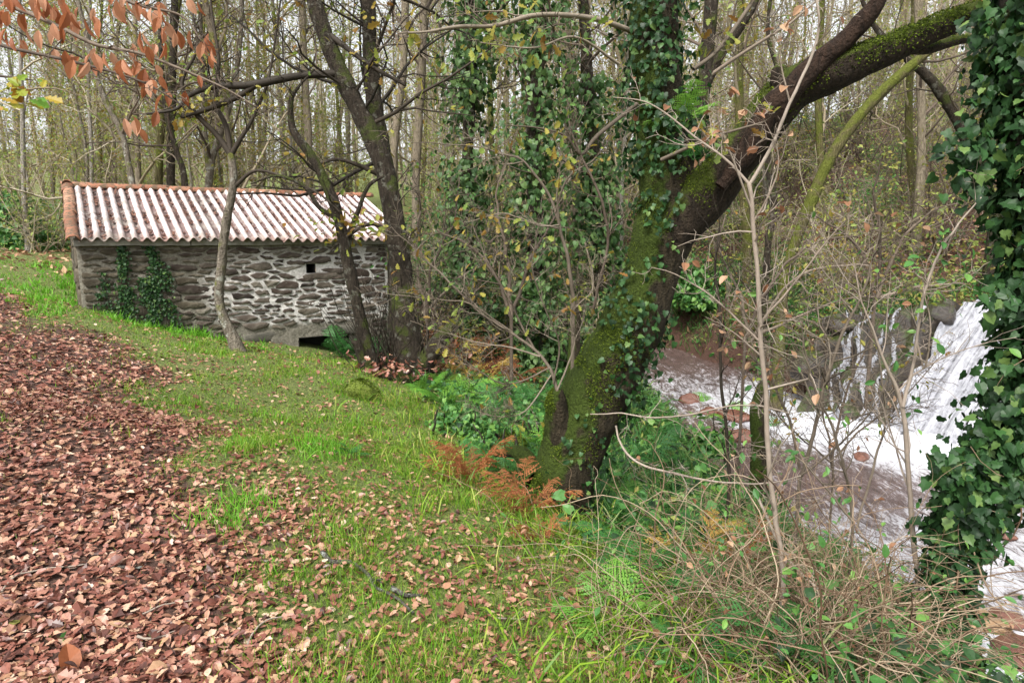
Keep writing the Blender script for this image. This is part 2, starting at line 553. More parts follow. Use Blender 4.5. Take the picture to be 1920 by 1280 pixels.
CTRL = [(0, 0, 0), (-2, 0, .08), (2, 0, -.12), (-4.5, 0, .3), (4, 0, -.9), (0, -4, 0), (-5, -4, .25), (5, -4, -.8),
        (-1.5, 2.2, .05), (0.2, 2.4, -.02), (1.2, 2.4, -.12), (2.0, 2.3, -.4), (2.6, 3.2, -.75),
        (-3.2, 4.2, .36), (-1.5, 4.2, .18), (-0.2, 4.0, -.05), (1.0, 3.6, -.32), (1.7, 4.6, -.62),
        (-7, 7, .8), (-9, 12, 1.1), (-14, 20, 1.35), (-26, 34, 2.6), (-20, 14, 2.2), (-14, 6, 1.6),
        (0.9, 6.5, -.72), (1.3, 8.8, -.85), (2.2, 7.0, -.95), (0.9, 11.5, -.7),
        (-1.0, 14.5, .2), (2.0, 16.5, .1), (-3.0, 20, 1.2), (4.4, 14.5, .35), (1, 21, 1.5),
        (6.6, 11.2, .1), (7.7, 10.2, .45), (8.6, 8.0, .3), (9.5, 5, .2), (9, 1, .2),
        (6.5, 13.6, 1.0), (8.5, 14.5, 1.9), (8.5, 21, 4.0), (14, 13, 2.6), (16, 22, 5.0), (2, 30, 3.4), (-9, 30, 2.4), (14, 34, 7.0),
        (0, 46, 6.0), (-26, 50, 4.5), (28, 46, 10), (-45, 30, 5), (40, 20, 8), (-30, 0, 4), (30, 0, 4), (0, -25, 0.5), (-30, -25, 2), (30, -25, 1)]
for px, py, Y in ((140, 572, 9.0), (220, 596, 9.4), (300, 618, 9.75), (440, 632, 10.25), (600, 652, 11.0), (700, 672, 11.4),
                  (445, 657, 8.3), (735, 706, 8.5), (0, 545, 10.0), (60, 470, 18.0), (1040, 962, 4.5), (676, 745, 6.9),
                  (860, 745, 8.6), (900, 640, 12.5), (600, 800, 5.8), (800, 860, 5.0)):
    CTRL.append(tuple(P(px, py, Y)))
CTRL = np.array(CTRL)


def tps_fit(c, lam=0.02):
    n = len(c)
    d2 = ((c[:, None, :2] - c[None, :, :2]) ** 2).sum(-1)
    K = np.where(d2 > 0, 0.5 * d2 * np.log(d2 + 1e-12), 0) + lam * np.eye(n)
    Pm = np.hstack([np.ones((n, 1)), c[:, :2]])
    A = np.zeros((n + 3, n + 3))
    A[:n, :n], A[:n, n:], A[n:, :n] = K, Pm, Pm.T
    return np.linalg.solve(A, np.concatenate([c[:, 2], np.zeros(3)]))


TPS = tps_fit(CTRL)
STREAM = np.array([(3.05, 14.4, .6), (3.4, 13.0, .85), (3.7, 10.8, 1.0), (4.4, 9.0, 1.6), (4.4, 7.2, 1.75), (4.6, 5.4, 1.6), (4.75, 3.8, 1.6), (5.0, 1.5, 1.7), (5.6, -2, 1.6), (6, -8, 1.6)])
POOL = (5.1, 8.9, 1.75)


def wlevel(y):
    return -1.27 + 0.035 * (np.clip(y, -8, 20) - 8.0) + 0.10 * sstep(9.6, 12.5, y)


def stream_dist(x, y):
    best = np.full(np.shape(x), 1e9)
    for a, b in zip(STREAM[:-1], STREAM[1:]):
        ab = b[:2] - a[:2]
        t = np.clip(((x - a[0]) * ab[0] + (y - a[1]) * ab[1]) / (ab @ ab), 0, 1)
        d = np.hypot(x - a[0] - t * ab[0], y - a[1] - t * ab[1]) - (a[2] + t * (b[2] - a[2]))
        best = np.minimum(best, d)
    return np.minimum(best, np.hypot(x - POOL[0], y - POOL[1]) - POOL[2])


def G(x, y, micro=True):
    """Height of the ground."""
    x, y = np.atleast_1d(np.asarray(x, float)), np.atleast_1d(np.asarray(y, float))
    r = np.hypot(x, y)
    k = np.where(r > 48, 48 / np.maximum(r, 1e-6), 1.0)
    xx, yy = x * k, y * k
    d2 = (xx[..., None] - CTRL[:, 0]) ** 2 + (yy[..., None] - CTRL[:, 1]) ** 2
    z = (0.5 * d2 * np.log(d2 + 1e-12)) @ TPS[:-3] + TPS[-3] + TPS[-2] * xx + TPS[-1] * yy
    z = z + np.maximum(r - 48, 0) * 0.12
    far = np.where((y > 12) | (x > 8), 0.12, 0.0)
    if micro:
        z = z + 0.03 * fbm(x * 1.3, y * 1.3) + far * fbm(x * 0.5 + 3, y * 0.5)
    sdist = stream_dist(x + 0.18 * vnoise(x * 1.1, y * 1.1), y)
    bed = wlevel(y) - 0.35 + 0.12 * fbm(x * 2.5, y * 2.5)
    z = np.maximum(z, wlevel(y) + 0.12)
    f = sstep(-0.1, 0.95, sdist)
    z = bed * (1 - f) + z * f
    return z


def g1(x, y):
    return float(G(x, y)[0])


PATH_EDGE = np.array([P(400, 1280, 2.15), P(350, 1050, 3.2), P(270, 850, 4.3), P(150, 690, 6.3), P(40, 575, 9.0), P(10, 500, 15.0)])[:, :2]


def path_side(x, y):
    """Signed distance to the right-hand edge of the leaf-covered path, positive on the grass."""
    best = np.full(np.shape(x), 1e9)
    sg = np.ones(np.shape(x))
    pts = np.vstack([[PATH_EDGE[0] + (0.4, -4)], PATH_EDGE, [PATH_EDGE[-1] + (-6, 10)]])
    for a, b in zip(pts[:-1], pts[1:]):
        ab = b - a
        t = np.clip(((x - a[0]) * ab[0] + (y - a[1]) * ab[1]) / (ab @ ab), 0, 1)
        dx, dy = x - a[0] - t * ab[0], y - a[1] - t * ab[1]
        d = np.hypot(dx, dy)
        s = np.sign(ab[1] * (x - a[0]) - ab[0] * (y - a[1]))
        sg = np.where(d < best, s, sg)
        best = np.minimum(best, d)
    return best * sg


BANK = np.array([P(1330, 1280, 2.15), P(1130, 1090, 3.1), P(960, 960, 4.1), P(850, 840, 5.2), P(760, 740, 7.0), P(650, 660, 10.6)])[:, :2]


def bank_side(x, y):
    """Positive beyond the edge of the mown bank, towards the stream."""
    yy = np.clip(y, BANK[0, 1], BANK[-1, 1])
    bx = np.interp(yy, BANK[:, 1], BANK[:, 0])
    return (x - bx) * 0.75


def house_local(x, y):
    dx, dy = x - HA[0], y - HA[1]
    return dx * HU[0] + dy * HU[1], dx * HN[0] + dy * HN[1]


def wall_dist(x, y):
    u, v = house_local(x, y)
    return np.where((u > -0.6) & (u < HL + 0.4), -v, 9.0)


def in_house(x, y, pad=0.0):
    u, v = house_local(x, y)
    return (u > -pad) & (u < HL + pad) & (v > -pad) & (v < 4.0 + pad)


def grass_amount(x, y):
    ps, bs, wd = path_side(x, y), bank_side(x, y), wall_dist(x, y)
    n = fbm(x * 1.1 + 4, y * 1.1, 0, 4)
    a = sstep(-0.4, 1.0, ps + 0.9 * n) * 0.9
    a = a + 0.55 * sstep(1.5, 0.2, wd) * sstep(-0.6, 0.5, ps)
    a = a + 0.4 * np.exp(-((bs + 0.55) / 0.5) ** 2) * sstep(0, 1.5, ps)
    a = np.where((y > 9.5) & (x < -6.5), np.maximum(a, 0.75 * sstep(0.3, 1.0, np.abs(ps + 1.3) + 0.3 * n)), a)
    return np.clip(a, 0.02, 1)


def build_ground():
    n = 250
    s = np.linspace(-1, 1, n)
    gx = 2.2 * np.sinh(s * 5.0) * 1.0
    gy = 6.0 + 2.4 * np.sinh(s * 4.9)
    X, Y = np.meshgrid(gx, gy, indexing='ij')
    Z = G(X.ravel(), Y.ravel())
    v = np.stack([X.ravel(), Y.ravel(), Z], -1)
    i, j = np.meshgrid(np.arange(n - 1), np.arange(n - 1), indexing='ij')
    a = (i * n + j).ravel()
    mb = MB()
    mb.add(v, np.stack([a, a + n, a + n + 1, a + 1], -1))
    o = mb.build('ground', M['ground'])
    at = o.data.attributes.new('green', 'FLOAT', 'POINT')
    x, y = X.ravel(), Y.ravel()
    gr = grass_amount(x, y)
    bs = bank_side(x, y)
    gr = np.where(bs > 0.3, 0.55 + 0.3 * fbm(x, y), gr)
    gr = np.where((y > 11) & (x > -4), 0.3 + 0.35 * fbm(x * 0.6, y * 0.6), gr)
    gr = np.where(stream_dist(x, y) < 0.3, 0, gr)
    at.data.foreach_set('value', gr.astype(np.float32))
    tag(o, 'sloping ground of the wood, its bank and the leafy path', None, None, 'structure')
    return o


build_ground()


# ------------------------------------------------------------------ stream, waterfall
def water_mat():
    m, t, b, L = new_mat('stream_water')
    a = t.nodes.new('ShaderNodeAttribute')
    a.attribute_name = 'foam'
    v = coords(t, 'Object', (1.7, 0.6, 1.0))
    n1 = noise(t, 4.2, 9, v, 0.72, 1.2)
    n2 = noise(t, 20, 7, v, 0.75, 0.6)
    f = mathn(t, 'ADD', a.outputs['Fac'], mathn(t, 'MULTIPLY', mathn(t, 'SUBTRACT', mathn(t, 'ADD', mathn(t, 'MULTIPLY', n1, 0.6), mathn(t, 'MULTIPLY', n2, 0.4)), 0.5), 2.6))
    f = maprange(t, f, 0.3, 0.85)
    wc = ramp(t, [((0.05, 0.036, 0.032), 0.3), ((0.16, 0.11, 0.1), 0.7)], n1)
    L.new(mix(t, f, wc, (0.5, 0.51, 0.55)), b.inputs['Base Color'])
    L.new(maprange(t, f, 0, 1, 0.05, 0.7), b.inputs['Roughness'])
    b.inputs['IOR'].default_value = 1.33
    bump(t, mathn(t, 'ADD', n1, mathn(t, 'MULTIPLY', n2, 0.5)), b, 0.45, 0.08)
    return m


M['water'] = water_mat()


def fall_mat():
    m, t, b, L = new_mat('falling_water')
    uv = coords(t, 'UV', (34, 2.6, 1))
    n1 = noise(t, 1.0, 8, uv, 0.7, 0.6)
    n2 = noise(t, 11, 6, coords(t, 'Object'), 0.7)
    f = mathn(t, 'ADD', mathn(t, 'MULTIPLY', n1, 0.6), mathn(t, 'MULTIPLY', n2, 0.4))
    c = ramp(t, [((0.09, 0.09, 0.1), 0.38), ((0.33, 0.335, 0.37), 0.46), ((0.58, 0.59, 0.64), 0.6)], f)
    L.new(c, b.inputs['Base Color'])
    b.inputs['Roughness'].default_value = 0.6
    b.inputs['Subsurface Weight'].default_value = 0.0
    bump(t, f, b, 1.0, 0.16)
    return m


M['fall'] = fall_mat()


def build_stream():
    xs = np.arange(0.6, 11.0, 0.07)
    ys = np.arange(-6, 19, 0.07)
    X, Y = np.meshgrid(xs, ys, indexing='ij')
    x, y = X.ravel(), Y.ravel()
    keep = stream_dist(x, y) < 0.8
    base = np.array([(4.9, 9.9), (6.4, 8.37)])
    ab = base[1] - base[0]
    t = np.clip(((x - base[0, 0]) * ab[0] + (y - base[0, 1]) * ab[1]) / (ab @ ab), 0, 1)
    df = np.hypot(x - base[0, 0] - t * ab[0], y - base[0, 1] - t * ab[1])
    foam = 1.2 * np.exp(-(df / 1.25) ** 2) + 0.2
    foam += 0.3 * np.exp(-((y - 11.6) / 1.6) ** 2) * sstep(5.0, 4.4, x)
    foam += 0.3 * np.exp(-((y - 5.6) / 1.4) ** 2) + 0.34 * sstep(5.2, 4.2, y) + 0.12 * sstep(8, 6, y)
    z = wlevel(y) + 0.05 * fbm(x * 2.2, y * 1.6) + 0.03 * fbm(x * 7, y * 4) + 0.12 * np.exp(-(df / 0.7) ** 2) * (1 + fbm(x * 5, y * 5))
    v = np.stack([x, y, z], -1)
    ny = len(ys)
    i, j = np.meshgrid(np.arange(len(xs) - 1), np.arange(ny - 1), indexing='ij')
    a = (i * ny + j).ravel()
    q = np.stack([a, a + ny, a + ny + 1, a + 1], -1)
    q = q[keep[q].all(1)]
    used = np.unique(q)
    re = np.full(len(v), -1)
    re[used] = np.arange(len(used))
    mb = MB()
    mb.add(v[used], re[q])
    o = mb.build('stream', M['water'])
    at = o.data.attributes.new('foam', 'FLOAT', 'POINT')
    at.data.foreach_set('value', foam[used].astype(np.float32))
    tag(o, 'reddish brown stream with white foam below the waterfall', None, None, 'structure')


build_stream()

FB0, FB1 = P(1530, 785, 10.0), P(1890, 856, 8.3)
FT0, FT1 = P(1575, 605, 11.3), P(1930, 580, 10.0)


def fall_surface(s, t, lift=0.0):
    """s across (0 left rivulets .. 1 main chute), t from the lip (0) to the pool (1)"""
    s, t = np.asarray(s, float), np.asarray(t, float)
    ext = 1.06
    top = FT0 + (FT1 - FT0) * s[..., None]
    bot = FB0 + (FB1 - FB0) * (s - 0.3 * sstep(0.35, 0.7, s))[..., None]
    bot[..., 2] = wlevel(bot[..., 1]) - 0.1
    tt = t * ext
    p = top * (1 - tt[..., None]) + bot * tt[..., None]
    nrm = np.array([-0.62, -0.45, 0.65])
    lip = np.exp(-(t / 0.12) ** 2) * -0.05 + 0.16 * np.exp(-(t / 0.2) ** 2) * fbm(s * 9 + 3.3, 0.5)
    n = 0.16 * fbm(s * 7 + 1.7, t * 4, 0.3, 4) + 0.05 * fbm(s * 22, t * 14, 2.0, 3)
    main = sstep(0.62, 0.74, s)
    steps = 0.10 * np.sin(t * 15 + 3 * vnoise(s * 5, t * 2)) * (1 - main)
    n = n * (1 - 0.55 * main) + steps
    crop = 0.36 * np.exp(-((s - 0.585) / 0.05) ** 2) * sstep(0.8, 0.5, t)
    crop += 0.26 * np.exp(-((s - 0.2) / 0.07) ** 2) * np.exp(-((t - 0.84) / 0.14) ** 2)
    crop += 0.16 * np.exp(-((s - 0.17) / 0.05) ** 2) * sstep(0.95, 0.6, t)
    return p + nrm * (n + lip + crop + lift)[..., None]


def build_fall():
    def grid(ns, ntt, s0, s1):
        return np.meshgrid(np.linspace(s0, s1, ns), np.linspace(-0.08, 1, ntt), indexing='ij')

    S, T = grid(110, 70, -0.12, 1.34)
    v = fall_surface(S, T).reshape(-1, 3)
    n = 70
    i, j = np.meshgrid(np.arange(109), np.arange(69), indexing='ij')
    a = (i * n + j).ravel()
    mb = MB()
    mb.add(v, np.stack([a, a + 1, a + n + 1, a + n], -1))
    o = mb.build('rock_ledge', M['rock_wet'])
    tag(o, 'dark wet rock ledge that the waterfall runs over', 'rock ledge')
    S, T = grid(210, 110, -0.02, 1.3)
    wob = 0.03 * fbm(T * 3, S * 2, 4.0) + 0.012 * fbm(T * 9, S * 3, 1.0)
    s = S + wob
    main = sstep(0.625, 0.66, s)
    second = sstep(0.42, 0.45, s) * sstep(0.56, 0.535, s)
    riv = 0
    for c, wd in ((0.05, 0.014), (0.1, 0.02), (0.17, 0.024), (0.25, 0.014), (0.33, 0.018)):
        riv = np.maximum(riv, np.exp(-((s - c + 0.02 * np.sin(T * 9 + c * 40)) / (wd * (0.7 + 0.9 * T))) ** 2))
    hole = fbm(S * 26, T * 5, 7.0, 4)
    main = main * sstep(1.3, 1.2, s + 0.06 * fbm(T * 4, 3.0))
    mask = np.maximum(np.maximum(main * 1.0, second * (0.86 + 0.5 * hole)), riv * (0.95 + 0.5 * hole))
    mask = mask - 0.9 * sstep(0.25, 0.6, fbm(S * 9 + 5, T * 3, 3.0, 4)) * (1 - sstep(0.66, 0.75, s))
    lift = 0.05 + 0.09 * main * (1 + fbm(S * 16, T * 5, 5.0, 4)) + 0.035 * fbm(S * 40, T * 9, 8.0, 3) - 0.10 * sstep(0.6, 0.35, mask)
    v = fall_surface(S, T, lift).reshape(-1, 3)
    n = 110
    i, j = np.meshgrid(np.arange(209), np.arange(109), indexing='ij')
    a = (i * n + j).ravel()
    q = np.stack([a, a + 1, a + n + 1, a + n], -1)
    q = q[(mask.ravel()[q] > 0.42).all(1)]
    mb = MB()
    mb.add(v, q)
    o = mb.build('waterfall', M['fall'])
    uv = o.data.uv_layers.new(name='UVMap')
    li = np.empty(len(o.data.loops), np.int32)
    o.data.loops.foreach_get('vertex_index', li)
    st = np.stack([S.ravel(), T.ravel()], -1)
    uv.data.foreach_set('uv', st[li].astype(np.float32).ravel())
    tag(o, 'white foaming waterfall spilling over dark rock into the pool', None, None, 'structure')


build_fall()


def rock_mesh(size, seed, flat=0.7, sub=16):
    th = np.linspace(0, math.pi, sub)
    ph = np.linspace(0, 2 * math.pi, sub * 2, endpoint=False)
    T, Q = np.meshgrid(th, ph, indexing='ij')
    d = np.stack([np.sin(T) * np.cos(Q), np.sin(T) * np.sin(Q), np.cos(T)], -1)
    r = 1 + 0.42 * fbm(d[..., 0] * 1.3 + seed, d[..., 1] * 1.3, d[..., 2] * 1.3 + seed, 4)
    cell = vnoise(np.round(d[..., 0] * 2.2 + seed), np.round(d[..., 1] * 2.2), np.round(d[..., 2] * 2.2))
    r = r + 0.04 * cell
    v = d * r[..., None] * np.array(size)
    v[..., 2] *= flat
    m = sub * 2
    i = np.arange(sub - 1)[:, None] * m
    j = np.arange(m)[None, :]
    q = np.stack([i + j, i + m + j, i + m + (j + 1) % m, i + (j + 1) % m], -1).reshape(-1, 4)
    return v.reshape(-1, 3), q


def rock(name, label, loc, size, mat, seed, cat='rock', rz=0.0, flat=0.7):
    mb = MB()
    v, q = rock_mesh(size, seed, flat)
    mb.add(v, q)
    o = mb.build(name, mat)
    o.location = tuple(loc)
    o.rotation_euler = (0, 0, rz)
    return tag(o, label, cat)


def on_water(px, py, dz=0.0):
    Y = 8.0
    for _ in range(30):
        p = P(px, py, Y)
        k = (EYE - p[2]) / Y
        Y = (EYE - float(wlevel(Y)) - dz) / k
    return P(px, py, Y)


for i, (px, py, sz, mat, lab) in enumerate((
        (1640, 775, (.34, .26, .26), 'rock_wet', 'dark boulder in the foam at the foot of the waterfall'),
        (1735, 812, (.2, .12, .1), 'rock_wet', 'small dark stone breaking the white foam of the pool'),
        (1292, 752, (.12, .16, .16), 'rock_red', 'upright red stone at the edge of the narrow rapids'),
        (1372, 782, (.34, .22, .13), 'rock_red', 'long flat red stone across the narrow rapids'),
        (1390, 822, (.24, .16, .15), 'rock_red', 'rounded red stone at the lower end of the rapids'),
        (1330, 775, (.15, .12, .12), 'rock_red', 'small red stone in the middle of the narrow rapids'),
        (1615, 858, (.16, .1, .07), 'rock_red', 'low red stone awash in the brown pool'),
        (1845, 1170, (.16, .13, .12), 'rock_tan', 'pale tan stone in the stream beside the ivy trunk'),
        (1885, 1165, (.14, .1, .1), 'rock_red', 'red stone breaking the shallow near stream'),
        (1890, 1010, (.09, .06, .05), 'rock_red', 'small red stone in the near stream water'),
        (1905, 1225, (.22, .16, .1), 'rock_red', 'broad red slab in the shallow near stream'))):
    p = on_water(px, py)
    rock('stream_stone' if 'stone' in lab or 'slab' in lab else 'boulder', lab, p + np.array([0, 0, 0.02]), sz, M[mat], i * 3.7 + 1, 'stone' if 'stone' in lab or 'slab' in lab else 'boulder', i * 0.7)

for i, (px, py, Y, sz, mat, lab) in enumerate((
        (676, 738, 6.9, (.17, .14, .14), 'rock_moss', 'rounded moss-covered rock on the grass below the multi-stemmed tree'),
        (962, 792, 6.3, (.15, .13, .15), 'rock_moss', 'small bright moss hummock left of the leaning trunk'),
        (1060, 850, 4.5, (.1, .1, .1), 'rock_moss', 'mossy lump against the foot of the leaning trunk'))):
    p = P(px, py, Y)
    p[2] = g1(p[0], p[1]) + sz[2] * 0.3
    ro = rock('mossy_rock', lab, p, sz, M[mat], i * 5.1 + 20, 'rock', i, 0.9)
    rv, rq = rock_mesh(sz, i * 5.1 + 20, 0.9)
    fz = MB()
    rs = np.random.default_rng(900 + i)
    pick = rv[rs.integers(0, len(rv), 5000)] + rs.normal(0, 0.008, (5000, 3))
    pick = pick[pick[:, 2] > -0.02]
    dd = unit(pick)
    scatter(fz, DIAM, pick, rot_dir(dd + rs.normal(0, 0.6, dd.shape), dd + rs.normal(0, 0.5, dd.shape)), rs.uniform(0.01, 0.02, len(pick)))
    tag(fz.build('moss', M['mossfuzz'], ro, smooth=False), kind='stuff')


# ------------------------------------------------------------------ the mill
def mortar_mat():
    m, t, b, L = new_mat('lime_mortar')
    v = coords(t, 'Object')
    sx = t.nodes.new('ShaderNodeSeparateXYZ')
    L.new(v, sx.inputs[0])
    n1 = noise(t, 1.6, 6, v, 0.6)
    n2 = noise(t, 26, 7, v, 0.7)
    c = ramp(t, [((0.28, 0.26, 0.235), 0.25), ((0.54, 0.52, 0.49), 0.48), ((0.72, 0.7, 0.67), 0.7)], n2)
    # damp and algae darken the left end; roof shade is painted under the eave
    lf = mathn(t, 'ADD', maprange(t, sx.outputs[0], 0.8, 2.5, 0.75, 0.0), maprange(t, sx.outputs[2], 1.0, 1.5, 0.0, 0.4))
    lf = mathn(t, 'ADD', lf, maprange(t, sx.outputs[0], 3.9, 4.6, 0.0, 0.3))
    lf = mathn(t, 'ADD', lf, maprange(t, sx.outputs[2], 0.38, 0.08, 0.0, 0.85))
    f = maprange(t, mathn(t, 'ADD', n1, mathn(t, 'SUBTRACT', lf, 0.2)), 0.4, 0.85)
    dirt_shade = ramp(t, [((0.045, 0.04, 0.025), 0.3), ((0.14, 0.125, 0.085), 0.6), ((0.25, 0.23, 0.19), 0.8)], n2)
    L.new(mix(t, mathn(t, 'MULTIPLY', f, 0.85), c, dirt_shade), b.inputs['Base Color'])
    b.inputs['Roughness'].default_value = 0.95
    b.inputs['Specular IOR Level'].default_value = 0.15
    bump(t, n2, b, 1.0, 0.02)
    return m


def stone_mat(name, cols):
    m, t, b, L = new_mat(name)
    oi = t.nodes.new('ShaderNodeObjectInfo')
    v = coords(t, 'Object')
    n2 = noise(t, 14, 7, v, 0.7)
    c = ramp(t, cols, oi.outputs['Random'])
    c = mix(t, maprange(t, n2, 0.35, 0.7), mix(t, 1.0, c, (0.55, 0.52, 0.5), 'MULTIPLY'), c)
    c = mix(t, mathn(t, 'MULTIPLY', maprange(t, noise(t, 5, 5, v, 0.6), 0.5, 0.7), 0.5), c, (0.22, 0.2, 0.16))
    L.new(c, b.inputs['Base Color'])
    b.inputs['Roughness'].default_value = 0.9
    b.inputs['Specular IOR Level'].default_value = 0.2
    bump(t, n2, b, 0.9, 0.02)
    return m


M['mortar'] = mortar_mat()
M['stone'] = stone_mat('schist_stone', [((0.045, 0.036, 0.03), 0), ((0.085, 0.064, 0.052), 0.35), ((0.12, 0.098, 0.082), 0.6), ((0.16, 0.14, 0.11), 0.85), ((0.24, 0.22, 0.18), 1)])
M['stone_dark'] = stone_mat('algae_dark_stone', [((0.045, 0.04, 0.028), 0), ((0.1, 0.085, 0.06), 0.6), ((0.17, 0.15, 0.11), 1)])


def simple(name, c0, c1, sc_=12, rough=0.85):
    m, t, b, L = new_mat(name)
    n = noise(t, sc_, 6, coords(t, 'Object'), 0.7)
    L.new(ramp(t, [(c0, 0.3), (c1, 0.7)], n), b.inputs['Base Color'])
    b.inputs['Roughness'].default_value = rough
    bump(t, n, b, 0.5, 0.01)
    return m


M['concrete'] = simple('eave_concrete', (0.13, 0.12, 0.1), (0.34, 0.33, 0.3), 7)
M['lintel'] = simple('mossy_granite', (0.035, 0.033, 0.025), (0.13, 0.12, 0.095), 9)
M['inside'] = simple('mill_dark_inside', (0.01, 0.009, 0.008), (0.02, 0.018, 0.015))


def tile_mat():
    m, t, b, L = new_mat('terracotta_tile')
    oi = t.nodes.new('ShaderNodeObjectInfo')
    v = coords(t, 'Object')
    n = noise(t, 18, 6, v, 0.7)
    c = ramp(t, [((0.17, 0.065, 0.035), 0), ((0.3, 0.13, 0.075), 0.6), ((0.4, 0.22, 0.14), 1)], oi.outputs['Random'])
    c = mix(t, maprange(t, n, 0.4, 0.62), c, (0.075, 0.06, 0.035))
    L.new(c, b.inputs['Base Color'])
    b.inputs['Roughness'].default_value = 0.9
    bump(t, n, b, 0.6, 0.01)
    return m


M['tile'] = tile_mat()


def sheet_mat():
    m, t, b, L = new_mat('fibre_cement_sheet')
    v = coords(t, 'Object')
    uv = coords(t, 'UV')
    oi = t.nodes.new('ShaderNodeObjectInfo')
    sx = t.nodes.new('ShaderNodeSeparateXYZ')
    L.new(uv, sx.inputs[0])                     # u: 0 trough .. 1 crest, v: along the slope
    n1 = noise(t, 9, 7, v, 0.7)
    n2 = noise(t, 40, 5, v, 0.7)
    c = ramp(t, [((0.4, 0.34, 0.32), 0.3), ((0.66, 0.58, 0.58), 0.48), ((0.8, 0.75, 0.76), 0.66)], n1)
    # run-off dirt lies in the troughs, lichen and soot in patches
    f = maprange(t, mathn(t, 'ADD', sx.outputs[0], mathn(t, 'MULTIPLY', mathn(t, 'SUBTRACT', n1, 0.5), 0.7)), 0.68, 0.36)
    c = mix(t, mathn(t, 'MULTIPLY', f, 0.92), c, mix(t, n2, (0.035, 0.02, 0.018), (0.15, 0.09, 0.08)))
    low = maprange(t, mathn(t, 'ADD', sx.outputs[1], mathn(t, 'MULTIPLY', mathn(t, 'SUBTRACT', n1, 0.5), 0.3)), 0.86, 1.0, 0.0, 0.6)
    c = mix(t, low, c, (0.26, 0.17, 0.14))
    lich = maprange(t, noise(t, 3.5, 6, v, 0.65), 0.46, 0.64, 0.0, 0.72)
    c = mix(t, lich, c, (0.3, 0.27, 0.24))
    c = mix(t, 1.0, c, ramp(t, [((0.72, 0.7, 0.68), 0), ((1.0, 0.97, 0.97), 0.5), ((0.95, 0.86, 0.84), 1)], oi.outputs['Random']), 'MULTIPLY')
    spots = maprange(t, noise(t, 55, 3, v, 0.6), 0.6, 0.68, 0.0, 0.75)
    c = mix(t, spots, c, (0.12, 0.07, 0.06))
    L.new(c, b.inputs['Base Color'])
    b.inputs['Roughness'].default_value = 0.85
    bump(t, n2, b, 0.4, 0.006)
    return m


M['sheet'] = sheet_mat()


def box(mb, x0, x1, y0, y1, z0, z1, m=0):
    v = [(x, y, z) for x in (x0, x1) for y in (y0, y1) for z in (z0, z1)]
    q = [(0, 1, 3, 2), (4, 6, 7, 5), (0, 4, 5, 1), (2, 3, 7, 6), (0, 2, 6, 4), (1, 5, 7, 3)]
    mb.add(v, q, None, m)


def clip_cell(poly, mid, nrm):
    out = []
    n = len(poly)
    for i in range(n):
        a, b = poly[i], poly[(i + 1) % n]
        da, db = np.dot(a - mid, nrm), np.dot(b - mid, nrm)
        if da <= 0:
            out.append(a)
        if da * db < 0:
            out.append(a + (b - a) * (da / (da - db)))
    return out


def stone_cells(w0, w1, z0, z1, n, rng, asp=2.3, holes=()):
    """Irregular flat rubble: cells of a stretched point pattern."""
    zs = asp
    pts = []
    tries = 0
    while len(pts) < n and tries < 60000:
        tries += 1
        p = np.array([rng.uniform(w0, w1), rng.uniform(z0, z1) * zs])
        r = math.sqrt((w1 - w0) * (z1 - z0) * zs / n) * rng.choice([0.42, 0.66, 0.8, 1.08])
        if all(np.hypot(*(p - q[0])) > 0.5 * (r + q[1]) for q in pts):
            if any(h[0] < p[0] < h[1] and h[2] < p[1] / zs < h[3] for h in holes):
                continue
            pts.append((p, r))
    cells = []
    P0 = np.array([p for p, r in pts])
    Rr = np.array([r for p, r in pts])
    for k, (p, r) in enumerate(pts):
        poly = [np.array(c) for c in ((w0, z0 * zs), (w1, z0 * zs), (w1, z1 * zs), (w0, z1 * zs))]
        d = np.hypot(*(P0 - p).T)
        for j in np.argsort(d)[1:26]:
            nr = (P0[j] - p) / d[j]
            mid = p + nr * d[j] * (r / (r + Rr[j]))
            poly = clip_cell(poly, mid, nr)
            if len(poly) < 3:
                break
        if len(poly) >= 3:
            cells.append(np.array([(a[0], a[1] / zs) for a in poly]))
    return cells


def stone_from(cell, rng, gap, proud):
    """rounded, shrunk, jittered outline with a domed face; local x, z with the face towards -y"""
    c = cell.mean(0)
    n = len(cell)
    per = []
    for i in range(n):
        a, b = cell[i], cell[(i + 1) % n]
        ln = np.linalg.norm(b - a)
        for t in ([0.14, 0.5, 0.86] if ln > 0.14 else [0.16, 0.84] if ln > 0.04 else [0.5]):
            per.append(a + (b - a) * t)
    per = np.array(per)
    d = per - c
    ln = np.linalg.norm(d, axis=1, keepdims=True)
    shrink = np.clip(1 - gap * rng.uniform(0.55, 1.5) / np.maximum(ln, 0.01), 0.3, 1)
    per = c + d * shrink + rng.normal(0, 1, per.shape) * np.array([0.009, 0.005])
    if np.ptp(per[:, 0]) < 0.04 or np.ptp(per[:, 1]) < 0.02:
        return None
    k = len(per)
    rel = per - c
    h = proud * rng.uniform(0.5, 1.3)
    tilt = rng.normal(0, 0.05, 2)
    rings = [(1.0, 0.035), (1.0, -h * 0.7), (0.9, -h)]
    v = []
    for sc_, y in rings:
        for q in rel:
            v.append((q[0] * sc_, y + (q @ tilt if y < 0 else 0) + (rng.normal(0, 0.003) if y < 0 else 0), q[1] * sc_))
    v.append((0, -h * 1.08, 0))
    q = []
    for r in range(2):
        for i in range(k):
            q.append((r * k + i, r * k + (i + 1) % k, (r + 1) * k + (i + 1) % k, (r + 1) * k + i))
    t = [(2 * k + i, 2 * k + (i + 1) % k, 3 * k) for i in range(k)]
    return c, np.array(v), q, t


